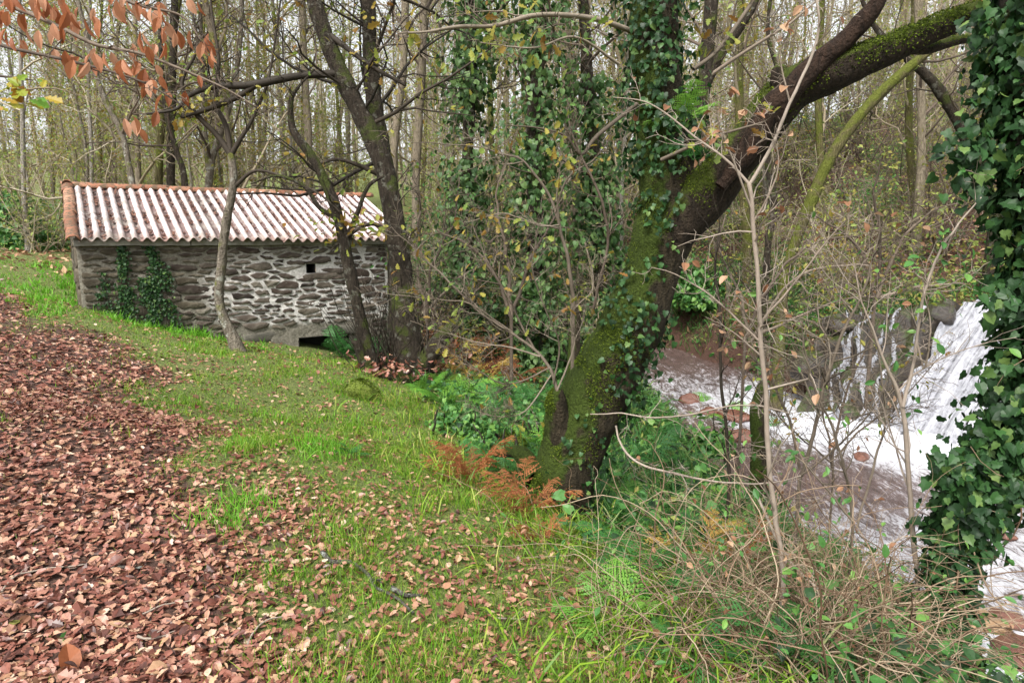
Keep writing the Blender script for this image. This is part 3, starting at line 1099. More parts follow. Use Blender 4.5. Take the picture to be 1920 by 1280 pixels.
def build_mill():
    rng = np.random.default_rng(11)
    ZB = -1.3
    eave = HA[2]
    root = thing('stone_mill', 'small stone mill with white corrugated roof beside the path', 'mill', (HA[0], HA[1], 0), math.atan2(HU[1], HU[0]))
    wx, wz = on_wall(583, 503)
    hole_w = (wx - 0.075, wx + 0.075, wz - 0.075, wz + 0.075)
    ox0, oz0 = on_wall(560, 640)
    ox1, _ = on_wall(655, 640)
    hole_o = (ox0, ox1, oz0 - 0.35, oz0 + 0.06)
    TOP = eave - 0.17
    # front wall: rough mortar face with the openings left open
    mb = MB()
    xs = np.linspace(0, HL, 170)
    zs_ = np.linspace(ZB, TOP, 96)
    for h in (hole_w, hole_o):
        for e in h[:2]:
            xs[np.argmin(abs(xs - e))] = e
        for e in h[2:]:
            zs_[np.argmin(abs(zs_ - e))] = e
    X, Z = np.meshgrid(xs, zs_, indexing='ij')
    Yd = 0.012 * fbm(X * 6, Z * 9, 1.0, 4) + 0.012 * fbm(X * 26, Z * 30, 5.0, 3)
    edge = (X < 0.02) | (X > HL - 0.02)
    v = np.stack([X, np.where(edge, 0.01, Yd), Z], -1).reshape(-1, 3)
    n = len(zs_)
    i, j = np.meshgrid(np.arange(len(xs) - 1), np.arange(n - 1), indexing='ij')
    cx, cz = 0.5 * (xs[:-1] + xs[1:])[i], 0.5 * (zs_[:-1] + zs_[1:])[j]
    ok = np.ones(cx.shape, bool)
    for h in (hole_w, hole_o):
        ok &= ~((cx > h[0]) & (cx < h[1]) & (cz > h[2]) & (cz < h[3]))
    a = (i * n + j)[ok].ravel()
    mb.add(v, np.stack([a, a + n, a + n + 1, a + 1], -1))
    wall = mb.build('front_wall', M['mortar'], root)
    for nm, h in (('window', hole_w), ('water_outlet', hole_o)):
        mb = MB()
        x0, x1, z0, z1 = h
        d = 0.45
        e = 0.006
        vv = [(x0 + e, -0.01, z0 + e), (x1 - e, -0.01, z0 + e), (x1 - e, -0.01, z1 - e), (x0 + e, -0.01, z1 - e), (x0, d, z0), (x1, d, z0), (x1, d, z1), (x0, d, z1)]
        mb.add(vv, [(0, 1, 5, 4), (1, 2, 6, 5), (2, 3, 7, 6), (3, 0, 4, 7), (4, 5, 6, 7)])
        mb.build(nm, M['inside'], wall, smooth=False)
    # stones of the front wall
    lint = (hole_o[0] - 0.9, hole_o[1] + 0.25, hole_o[3] + 0.005, hole_o[3] + 0.14)
    cells = stone_cells(0.02, HL - 0.02, -0.95, TOP - 0.03, 430, rng, 3.0,
                        ((hole_w[0] - .08, hole_w[1] + .08, hole_w[2] - .05, hole_w[3] + .05),
                         (hole_o[0] - .1, hole_o[1] + .1, hole_o[2] - .3, hole_o[3] + 0.1), lint))
    for c in cells:
        r = stone_from(c, rng, 0.028, 0.018)
        if r is None:
            continue
        cen, v, q, t = r
        dmin = min(abs(cen[0] - wx), 9)
        if any((v[:, 0].max() + cen[0] > h[0] and v[:, 0].min() + cen[0] < h[1] and v[:, 2].max() + cen[1] > h[2] and v[:, 2].min() + cen[1] < h[3])
               for h in ((hole_w[0] - .005, hole_w[1] + .005, hole_w[2], hole_w[3]), hole_o, lint)):
            continue
        mb = MB()
        mb.add(v, q, t)
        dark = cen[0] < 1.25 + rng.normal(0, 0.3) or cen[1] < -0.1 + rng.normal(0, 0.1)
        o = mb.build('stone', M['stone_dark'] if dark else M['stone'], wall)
        o.location = (cen[0], 0, cen[1])
    # long lintel stones over the outlet, sill stone over the small window
    for (x0, x1, z0, z1, nm) in ((hole_o[0] - 0.85, hole_o[0] - 0.1, lint[2] - 0.03, lint[3] - 0.02, 'lintel_stone'), (hole_o[0] - 0.07, hole_o[1] + 0.22, lint[2], lint[3], 'lintel_stone'),
                                 (hole_w[0] - 0.16, hole_w[1] + 0.2, hole_w[3] + 0.005, hole_w[3] + 0.045, 'lintel_stone'),
                                 (hole_w[0] - 0.06, hole_w[1] + 0.5, hole_w[2] - 0.1, hole_w[2] - 0.005, 'sill_stone')):
        cell = np.array([(x0, z0), (x0 + (x1 - x0) * .5, z0 - .004), (x1, z0), (x1 + .01, (z0 + z1) / 2), (x1 - .03, z1), (x0 + (x1 - x0) * .6, z1 + .012), (x0 + .02, z1 - .01), (x0 - .01, (z0 + z1) / 2)])
        cen, v, q, t = stone_from(cell, rng, 0.004, 0.022)
        mb = MB()
        mb.add(v, q, t)
        o = mb.build(nm, M['lintel'] if z1 < 0.5 else M['stone'], wall)
        o.location = (cen[0], 0, cen[1])
    # side and back walls
    RISE, HALF = 0.76, 2.0

    def gable(x, name, sgn):
        mb = MB()
        ys = np.linspace(0, 2 * HALF, 60)
        rows = 40
        V = []
        for k, y in enumerate(ys):
            ztop = TOP - 0.02 + RISE * (1 - abs(y - HALF) / HALF)
            for r in range(rows):
                z = ZB + (ztop - ZB) * r / (rows - 1)
                V.append((x + sgn * (0.012 * float(vnoise(y * 8, z * 10)) if 0 < k < 59 else 0), y + (0.012 if k == 0 else 0), z))
        i, j = np.meshgrid(np.arange(59), np.arange(rows - 1), indexing='ij')
        a = (i * rows + j).ravel()
        mb.add(V, np.stack([a, a + 1, a + rows + 1, a + rows], -1))
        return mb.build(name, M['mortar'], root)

    gl = gable(0, 'gable_wall', -1)
    gable(HL, 'gable_wall', 1)
    for c in stone_cells(0.02, 3.9, -0.2, TOP + 0.2, 110, rng, 1.8):
        r = stone_from(c, rng, 0.012, 0.03)
        if r is None:
            continue
        cen, v, q, t = r
        if cen[1] > TOP - 0.1 + RISE * (1 - abs(cen[0] - HALF) / HALF):
            continue
        mb = MB()
        mb.add(np.stack([v[:, 1], v[:, 0], v[:, 2]], -1), [f[::-1] for f in q], [f[::-1] for f in t])
        o = mb.build('stone', M['stone_dark'], gl)
        o.location = (0, cen[0], cen[1])
    mb = MB()
    box(mb, 0.02, HL - 0.02, 2 * HALF - 0.02, 2 * HALF, ZB, TOP)
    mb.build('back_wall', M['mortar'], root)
    # concrete eave beam in lengths
    x = -0.03
    for ln in (1.42, 1.3, 0.98, 1.0):
        x1 = min(x + ln, HL + 0.03)
        mb = MB()
        k = 24
        xs2 = np.linspace(x + 0.006, x1 - 0.006, k)
        prof = np.array([(-0.085, TOP + 0.0), (-0.095, TOP + 0.055), (-0.085, TOP + 0.105), (0.2, TOP + 0.105), (0.2, TOP + 0.0)])
        V = []
        for xx in xs2:
            for (yy, zz) in prof:
                V.append((xx, yy + 0.008 * float(vnoise(xx * 9, zz * 30)), zz + 0.006 * float(vnoise(xx * 7, yy * 20, 3))))
        Q = [(a * 5 + b, a * 5 + (b + 1) % 5, (a + 1) * 5 + (b + 1) % 5, (a + 1) * 5 + b) for a in range(k - 1) for b in range(5)]
        mb.add(V, Q, [(0, 2, 1), (0, 3, 2), (0, 4, 3), ((k - 1) * 5, (k - 1) * 5 + 1, (k - 1) * 5 + 2), ((k - 1) * 5, (k - 1) * 5 + 2, (k - 1) * 5 + 3), ((k - 1) * 5, (k - 1) * 5 + 3, (k - 1) * 5 + 4)])
        mb.build('eave_beam', M['concrete'], root, smooth=False)
        x = x1
    # roof of corrugated sheets
    roof = obj('roof', None, root)
    PITCH_ = 0.146
    slope = RISE / HALF
    ez = eave - 0.02

    def sheet(x0, nc, side, dz, over, name='corrugated_sheet'):
        mb = MB()
        per = 10
        nx = nc * per + 1
        ny = 26
        V, UV = [], []
        ln0, ln1 = -over, HALF - 0.02
        sk = rng.normal(0, 0.006)
        for a in range(nx):
            ph = a / per * 2 * math.pi
            cr = 0.5 - 0.5 * math.cos(ph)
            for b in range(ny):
                f = b / (ny - 1)
                yy = ln0 + (ln1 - ln0) * f
                z = ez + slope * yy + (cr - 0.5) * 0.062 + dz + 0.004 * float(vnoise(x0 * 3 + a * 0.1, f * 5))
                xx = x0 + a / per * PITCH_ + sk * f
                V.append((xx, yy if side < 0 else 2 * HALF - yy, z))
                UV.append((cr, 1 - f))
        V = np.array(V)
        nn = len(V)
        V2 = V - np.array([0, 0, 0.008])
        i, j = np.meshgrid(np.arange(nx - 1), np.arange(ny - 1), indexing='ij')
        a = (i * ny + j).ravel()
        q1 = np.stack([a, a + ny, a + ny + 1, a + 1], -1)
        q2 = q1[:, ::-1] + nn
        lo = np.arange(nx - 1) * ny
        q3 = np.stack([lo, lo + nn, lo + ny + nn, lo + ny], -1)
        mb.add(np.vstack([V, V2]), np.vstack([q1, q2, q3]))
        o = mb.build(name, M['sheet'], roof)
        uv = o.data.uv_layers.new(name='UVMap')
        li = np.empty(len(o.data.loops), np.int32)
        o.data.loops.foreach_get('vertex_index', li)
        uv.data.foreach_set('uv', np.array(UV + UV)[li].astype(np.float32).ravel())
        return o

    total = 0
    x0 = 0.03
    k = 0
    while x0 < HL + 0.02:
        nc = 5 if k % 2 else 6
        over = 0.16 + 0.03 * (k % 3 == 1) + (0.05 if k >= 3 else 0)
        sheet(x0, nc, -1, 0.009 * (k % 2) + (0.012 if k >= 3 else 0), over)
        sheet(x0, nc, 1, 0.009 * (k % 2), 0.16)
        x0 += (nc - 1) * PITCH_ + 0.0
        k += 1
    x_end = x0 + PITCH_
    # half-round clay tiles
    def half_tile(ln, r0, r1):
        mb = MB()
        V = []
        for outer in (1, 0):
            for a in range(7):
                y = ln * a / 6
                r = (r0 + (r1 - r0) * a / 6) - (0 if outer else 0.014)
                for b in range(13):
                    th = math.pi * b / 12
                    V.append((r * math.cos(th), y, r * math.sin(th) * 0.9 + 0.004 * float(vnoise(a, b, outer))))
        q = []
        for k_ in (0, 1):
            o_ = k_ * 91
            for a in range(6):
                for b in range(12):
                    f = (o_ + a * 13 + b, o_ + a * 13 + b + 1, o_ + (a + 1) * 13 + b + 1, o_ + (a + 1) * 13 + b)
                    q.append(f if k_ else f[::-1])
        for b in range(12):
            q.append((b, b + 1, 91 + b + 1, 91 + b))
            q.append((78 + b, 91 + 78 + b, 91 + 78 + b + 1, 78 + b + 1))
        for a in range(6):
            q.append((a * 13, 91 + a * 13, 91 + (a + 1) * 13, (a + 1) * 13))
            q.append((a * 13 + 12, (a + 1) * 13 + 12, 91 + (a + 1) * 13 + 12, 91 + a * 13 + 12))
        mb.add(V, q)
        return mb.mesh('half_tile', M['tile'])

    hm = half_tile(0.42, 0.105, 0.09)
    ridge_z = ez + slope * HALF
    xx = -0.1
    while xx < x_end - 0.2:
        o = obj('ridge_tile', hm, roof)
        o.location = (xx, HALF + rng.normal(0, 0.012), ridge_z - 0.035 + rng.normal(0, 0.005))
        o.rotation_euler = (0.03, 0, -math.pi / 2 + rng.normal(0, 0.02))
        xx += 0.36
    ang = math.atan(slope)
    vm = half_tile(0.4, 0.085, 0.07)
    for side in (-1, 1):
        for k in range(7):
            f = -0.17 + k * 0.315
            if f > HALF - 0.2:
                break
            o = obj('verge_tile', vm, roof)
            y = f
            o.location = (-0.02 + rng.normal(0, 0.008), y if side < 0 else 2 * HALF - y, ez + slope * y - 0.02)
            o.rotation_euler = (ang + 0.05, 0, 0) if side < 0 else (ang + 0.05, 0, math.pi)
    return root, (ez, slope, PITCH_, HALF, x_end)


MILL, ROOF = build_mill()
MILL_M = Matrix.Translation((HA[0], HA[1], 0)) @ Matrix.Rotation(math.atan2(HU[1], HU[0]), 4, 'Z')


def mill_pts(v):
    m = np.array(MILL_M)
    return np.asarray(v) @ m[:3, :3].T + m[:3, 3]


# ------------------------------------------------------------------ trees
def plen(p):
    return float(np.linalg.norm(np.diff(p, axis=0), axis=1).sum())


def path(rows, n=None, Y=None):
    """rows of (px, py, half-width px[, Y]) -> smooth centre line and radii in metres"""
    c = []
    for r in rows:
        y = r[3] if len(r) > 3 else Y
        c.append((*P(r[0], r[1], y), RAD(r[2], y)))
    n = n or max(6, len(rows) * 5)
    c = catmull(c, n)
    return c[:, :3], np.maximum(c[:, 3], 0.0012)


def wander(rng, p, d, L, n, wob, up=0.0):
    pts = [np.array(p, float)]
    d = unit(d)
    st = L / n
    for _ in range(n):
        d = unit(d + rng.normal(0, wob, 3) + np.array([0, 0, up]))
        pts.append(pts[-1] + d * st)
    return np.array(pts)


def sprout(mb, rng, pts, rad, levels, n, lf, t0=0.25, t1=1.0, up=0.1, ang=(35, 75), m=0, wob=0.22, tips=None, rmin=0.0015, rf=0.55, lmax=9.0, bias=None, lmin=0.05):
    """Side branches and twigs along a branch; tips collects (point, direction) for leaves."""
    L = plen(pts)
    N = len(pts)
    for k in range(n):
        t = t0 + (t1 - t0) * rng.random()
        i = min(int(t * (N - 1)), N - 2)
        p = pts[i] + (pts[i + 1] - pts[i]) * (t * (N - 1) - i)
        tg = unit(pts[i + 1] - pts[i])
        pr = unit(np.cross(tg, rng.normal(0, 1, 3)))
        if bias is not None:
            pr = unit(pr + bias)
        a = math.radians(rng.uniform(*ang))
        d = tg * math.cos(a) + pr * math.sin(a)
        l = min(lmax, L * lf * rng.uniform(0.45, 1.15) * (1.1 - 0.55 * t))
        l = max(l, lmin)
        r0 = max(rmin, min(rad[i] * rf, l * 0.014 + 0.001))
        ns = 3 if levels <= 1 else 5
        q = wander(rng, p, d, l, ns, wob, up)
        rr = np.linspace(r0, max(rmin * 0.7, r0 * 0.3), ns + 1)
        tube(mb, q, rr, nsides(r0), m, cap=False)
        if tips is not None:
            tips.append((q[-1], unit(q[-1] - q[-2])))
            if rng.random() < 0.5:
                tips.append((q[ns // 2 + 1], unit(q[-1] - q[-2])))
        if levels > 1:
            sprout(mb, rng, q, rr, levels - 1, max(2, int(n * 0.55)), 0.55, 0.2, 1.0, up, ang, m, wob, tips, rmin, rf, lmax, bias, lmin)


def leaves_at(mb, rng, tips, tm, size, frac, m, jitter=0.05, droop=0.6):
    if not tips:
        return
    k = max(1, int(len(tips) * frac))
    ids = rng.integers(0, len(tips), k)
    pos = np.array([tips[i][0] for i in ids]) + rng.normal(0, jitter, (k, 3))
    d = np.array([tips[i][1] for i in ids]) + rng.normal(0, 0.6, (k, 3)) + np.array([0, 0, -droop])
    nr = rng.normal(0, 0.7, (k, 3)) + np.array([0, 0, 1.0])
    scatter(mb, tm, pos, rot_dir(d, nr), rng.uniform(0.7, 1.25, k) * size, m)


def subsurf_trunk(mb, pts, rad, sides=28, rough=0.22, seed=0.0, m=0, fq=3.5, flare=0.0, buttress=0.0):
    n = max(30, int(plen(pts) / 0.035))
    n = min(n, 160)
    c = catmull(np.hstack([pts, rad[:, None]]), n)
    p, r = c[:, :3], c[:, 3].copy()
    if flare:
        s = np.cumsum(np.r_[0, np.linalg.norm(np.diff(p, axis=0), axis=1)])
        r = r * (1 + flare * np.exp(-s / (3.0 * rad[0])))
    tube(mb, p, r, sides, m, rough, seed, fq=fq)


def fuzz_on(mb, rng, pts, rad, n, size, m=0, side=None, spread=0.3, out=0.0, tm=DIAM, t0=0.0, t1=1.0):
    """Small moss leaves over a limb, mostly on the given side."""
    c = catmull(np.hstack([pts, rad[:, None]]), 200)
    t, A, B = frames(c[:, :3])
    i = rng.integers(int(t0 * 199), max(int(t1 * 199), 1), n)
    th = rng.uniform(0, 2 * math.pi, n)
    d = A[i] * np.cos(th)[:, None] + B[i] * np.sin(th)[:, None]
    if side is not None:
        keep = (d @ unit(side) + rng.normal(0, spread, n)) > 0.1
        i, d, th = i[keep], d[keep], th[keep]
    fr = rng.random(len(i))[:, None]
    cc = c[i] * (1 - fr) + c[np.minimum(i + 1, 199)] * fr
    q = cc[:, :3] + d * (cc[:, 3] * rng.uniform(0.97, 1.06, len(i)) + out)[:, None]
    nz = fbm(q[:, 0] * 5, q[:, 1] * 5, q[:, 2] * 3.5, 4)
    kk = nz > -0.06
    q = q + d * (0.02 * np.clip(nz, 0, 1))[:, None]
    q, d = q[kk], d[kk]
    k = len(q)
    y = d * 0.8 + rng.normal(0, 0.6, (k, 3)) + np.array([0, 0, -0.2])
    scatter(mb, tm, q, rot_dir(y, d + rng.normal(0, 0.5, (k, 3))), rng.uniform(0.5, 1.4, k) * size, m)


def ivy_points(rng, pts, rad, n, off, t0=0, t1=1, side=None, spread=0.5, clump=2.0, thr=-0.35):
    c = catmull(np.hstack([pts, rad[:, None]]), 200)
    t, A, B = frames(c[:, :3])
    i = rng.integers(int(t0 * 199), max(int(t1 * 199), int(t0 * 199) + 1), n)
    th = rng.uniform(0, 2 * math.pi, n)
    d = A[i] * np.cos(th)[:, None] + B[i] * np.sin(th)[:, None]
    o = off * np.abs(rng.normal(0.5, 0.4, n)) * (0.6 + 0.8 * (0.5 + 0.5 * fbm(c[i, 2] * clump, th * 1.2, 3.0)))
    q = c[i, :3] + d * (c[i, 3] * 1.02 + o)[:, None]
    keep = fbm(q[:, 0] * clump, q[:, 1] * clump, q[:, 2] * clump, 3) > thr
    if side is not None:
        keep &= (d @ unit(side) + rng.normal(0, spread, n)) > 0.05
    return q[keep], d[keep], o[keep]


def ivy_rot(rng, d, hang=0.9, lean=0.6):
    k = len(d)
    y = np.array([[0, 0, -hang]]) + d * 0.35 + rng.normal(0, 0.5, (k, 3))
    return rot_dir(y, d + np.array([0, 0, lean]) + rng.normal(0, 0.5, (k, 3)))


IVY_ME = None


def ivy_leaf_parts(root, q, R, s, name='ivy_leaf'):
    global IVY_ME
    if IVY_ME is None:
        IVY_ME = []
        for tm in (IVY, IVY2):
            mb = MB()
            mb.add(tm[0], None, tm[1])
            IVY_ME.append(mb.mesh('ivy_leaf', M['ivy_o'], smooth=False))
    for k in range(len(q)):
        o = obj(name, IVY_ME[k % 2], root)
        mt = np.eye(4)
        mt[:3, :3] = R[k] * s[k]
        mt[:3, 3] = q[k]
        o.matrix_local = Matrix(mt.tolist())


CAM = np.array([0, 0, EYE])


def split_show(q, d, s, n):
    """Indices of the n leaves that show largest from the path, and the rest."""
    v = unit(CAM - q)
    score = s * (0.3 + np.clip((d * v).sum(1), 0, 1)) / np.linalg.norm(CAM - q, axis=1)
    px = 960 + F_PX * q[:, 0] / q[:, 1]
    py = 444 - F_PX * (q[:, 2] - EYE) / q[:, 1]
    score = np.where((px > -10) & (px < 1930) & (py > -30) & (py < 1300), score, score * 0.1)
    order = np.argsort(-score)
    return order[:n], order[n:]


UP = np.array([0, 0, 1.0])


# ---- the big leaning, forked tree in the middle
def build_main_tree():
    rng = np.random.default_rng(21)
    p0 = P(1040, 962, 4.5)
    base = np.array([p0[0], p0[1], g1(p0[0], p0[1]) - 0.05])
    root = thing('leaning_tree', 'big leaning mossy tree forking above the stream bank', 'tree', base)
    trunk_c, trunk_r = path([(1028, 1000, 74, 4.45), (1040, 950, 66, 4.47), (1062, 880, 66, 4.5), (1090, 800, 70, 4.53), (1138, 700, 72, 4.58), (1186, 600, 67, 4.63), (1226, 500, 62, 4.68),
                             (1250, 410, 64, 4.7), (1252, 330, 58, 4.72), (1240, 240, 54, 4.74), (1230, 130, 50, 4.75), (1226, 0, 46, 4.77), (1232, -160, 40, 4.8), (1250, -360, 34, 4.85), (1240, -620, 26, 4.9), (1260, -950, 15, 5.0), (1255, -1250, 6, 5.05)], 90)
    trunk_r = trunk_r * 0.85
    mb = MB()
    subsurf_trunk(mb, trunk_c, trunk_r, 40, 0.26, 3.0, 0, 5.0, flare=0.14)
    stub_c, stub_r = path([(1072, 890, 40, 4.5), (1052, 825, 32, 4.46), (1044, 775, 24, 4.42), (1045, 745, 18, 4.4), (1048, 732, 9, 4.38)], 20)
    subsurf_trunk(mb, stub_c, stub_r, 18, 0.25, 8.0)
    for k, rows in enumerate(([(1030, 935, 36, 4.42), (985, 955, 22, 4.3), (935, 985, 8, 4.2)], [(1070, 960, 30, 4.45), (1110, 1000, 16, 4.3), (1140, 1030, 6, 4.2)], [(1010, 900, 26, 4.5), (975, 850, 16, 4.75), (930, 850, 6, 5.0)])):
        c, r = path(rows, 14)
        subsurf_trunk(mb, c, r, 14, 0.2, k)
    mb.build('trunk', M['oak'], root, origin=base)
    # right-hand limb
    limb_c, limb_r = path([(1245, 440, 50, 4.68), (1300, 390, 48, 4.6), (1355, 330, 42, 4.52), (1400, 278, 38, 4.45), (1440, 222, 37, 4.4), (1482, 172, 38, 4.35), (1535, 146, 34, 4.3), (1620, 112, 28, 4.22),
                           (1700, 78, 24, 4.15), (1800, 36, 20, 4.05), (1930, -16, 16, 3.95), (2080, -90, 12, 3.85), (2240, -200, 6, 3.8)], 70)
    mb = MB()
    subsurf_trunk(mb, limb_c, limb_r, 26, 0.22, 12.0, 0, 4.5)
    knob, kr = path([(1478, 175, 26, 4.3), (1464, 150, 20, 4.28), (1460, 126, 12, 4.27)], 12)
    subsurf_trunk(mb, knob, kr, 14, 0.3, 5.0)
    side_c, side_r = path([(1690, 88, 12, 4.15), (1740, 92, 9, 4.2), (1795, 76, 8, 4.3), (1850, 70, 5, 4.4)], 14)
    tube(mb, side_c, side_r, 8, 0, 0.2)
    mb.build('limb', M['limb'], root, origin=base)
    mb = MB()
    dead_c, dead_r = path([(1350, 350, 12, 4.32), (1400, 285, 20, 4.30), (1440, 220, 24, 4.26), (1490, 160, 22, 4.22), (1540, 112, 18, 4.2), (1585, 76, 16, 4.18), (1622, 36, 15, 4.15), (1650, -8, 12, 4.12), (1668, -60, 5, 4.1)], 44)
    subsurf_trunk(mb, dead_c, dead_r, 16, 0.42, 2.0, 0, 7.0)
    mb.build('dead_limb', M['rot'], root, origin=base)
    # moss: thick on the upper side of the lower trunk and along the limb
    mb = MB()
    fuzz_on(mb, rng, trunk_c, trunk_r, 60000, 0.011, 0, (-1, -0.45, 0.45), 0.25, 0.0, t0=0.02, t1=0.3)
    fuzz_on(mb, rng, trunk_c, trunk_r, 22000, 0.010, 0, (-0.6, -1, 0.2), 0.4, 0.0, t0=0.02, t1=0.52)
    fuzz_on(mb, rng, limb_c, limb_r, 30000, 0.013, 0, (-0.3, -0.3, 1), 0.3, 0.0, t0=0.1, t1=0.95)
    fuzz_on(mb, rng, stub_c, stub_r, 9000, 0.011)
    fuzz_on(mb, rng, knob, kr, 1500, 0.016)
    fuzz_on(mb, rng, side_c, side_r, 1200, 0.012, 0, (0, 0, 1))
    tag(mb.build('moss', M['mossfuzz'], root, smooth=False, origin=base), kind='stuff')
    # crown: bare upper limbs and pale twigs
    mb = MB()
    tips = []
    up_i = np.where(trunk_c[:, 2] > 4.0)[0]
    sprout(mb, rng, trunk_c[up_i], trunk_r[up_i], 3, 11, 0.55, 0.0, 0.95, 0.05, (40, 80), 0, 0.2, tips, 0.003, lmax=2.6)
    sprout(mb, rng, limb_c[45:], limb_r[45:], 3, 7, 0.6, 0.2, 1, 0.12, (40, 80), 0, 0.22, tips, 0.002, lmax=1.2)
    for rows in ([(1190, 60, 5, 4.7), (1110, 34, 5, 4.5), (1010, 28, 4.5, 4.3), (930, 48, 4, 4.2), (860, 50, 3.5, 4.1), (800, 60, 2.5, 4.05), (745, 62, 1.2, 4.0)],
                 [(1195, 195, 4, 4.6), (1120, 255, 4, 4.4), (1090, 290, 3, 4.3), (1060, 255, 2.2, 4.25), (1010, 240, 1.6, 4.2), (950, 235, 1, 4.2)],
                 [(1160, 120, 3, 4.6), (1080, 70, 2.2, 4.4), (1000, 90, 1.6, 4.2), (900, 80, 1, 4.1)],
                 [(1240, 300, 4, 4.4), (1330, 260, 3, 4.2), (1430, 230, 2, 4.0)],
                 [(1300, 130, 4, 4.7), (1345, 95, 4, 4.8), (1400, 20, 4, 4.9), (1450, -60, 3, 5)]):
        c, r = path(rows, 26)
        tube(mb, c, r, 5, 1)
        sprout(mb, rng, c, r, 2, 12, 0.26, 0.25, 1, 0.0, (35, 70), 1, 0.2, tips, 0.0018)
    leaves_at(mb, rng, tips, OAK, 0.07, 0.28, 2, 0.03)
    mb.build('crown', [M['bark_dark'], M['twig_pale'], M['autumn']], root, origin=base)
    # ivy on the upper stem
    mb = MB()
    big_q, big_d, big_s = [], [], []
    for n, off, t0, t1, side, sp in ((2200, 0.12, 0.5, 0.74, (-0.95, -0.2, 0), 0.15), (2600, 0.15, 0.52, 0.76, (0.95, -0.2, 0), 0.15), (900, 0.06, 0.30, 0.48, (-1.0, -0.2, 0), 0.12), (900, 0.1, 0.20, 0.34, (0.98, -0.35, -0.2), 0.15), (300, 0.1, 0.08, 0.22, (0.95, -0.4, 0), 0.15)):
        q, d, o = ivy_points(rng, trunk_c, trunk_r, n, off, t0, t1, side, sp, 2.6, -0.3)
        big_q.append(q)
        big_d.append(d)
        big_s.append(rng.uniform(0.022, 0.05, len(q)))
    q, d, s = np.concatenate(big_q), np.concatenate(big_d), np.concatenate(big_s)
    R = ivy_rot(rng, d)
    a, b = split_show(q, d, s, 300)
    ivy_leaf_parts(root, q[a] - base, R[a], s[a])
    h = len(b) // 2
    scatter(mb, IVY, q[b[:h]], R[b[:h]], s[b[:h]])
    scatter(mb, IVY2, q[b[h:]], R[b[h:]], s[b[h:]])
    tag(mb.build('ivy_foliage', M['ivy'], root, smooth=False, origin=base), kind='stuff')
    return stub_c[-1], base


STUB, MAIN_BASE = build_main_tree()


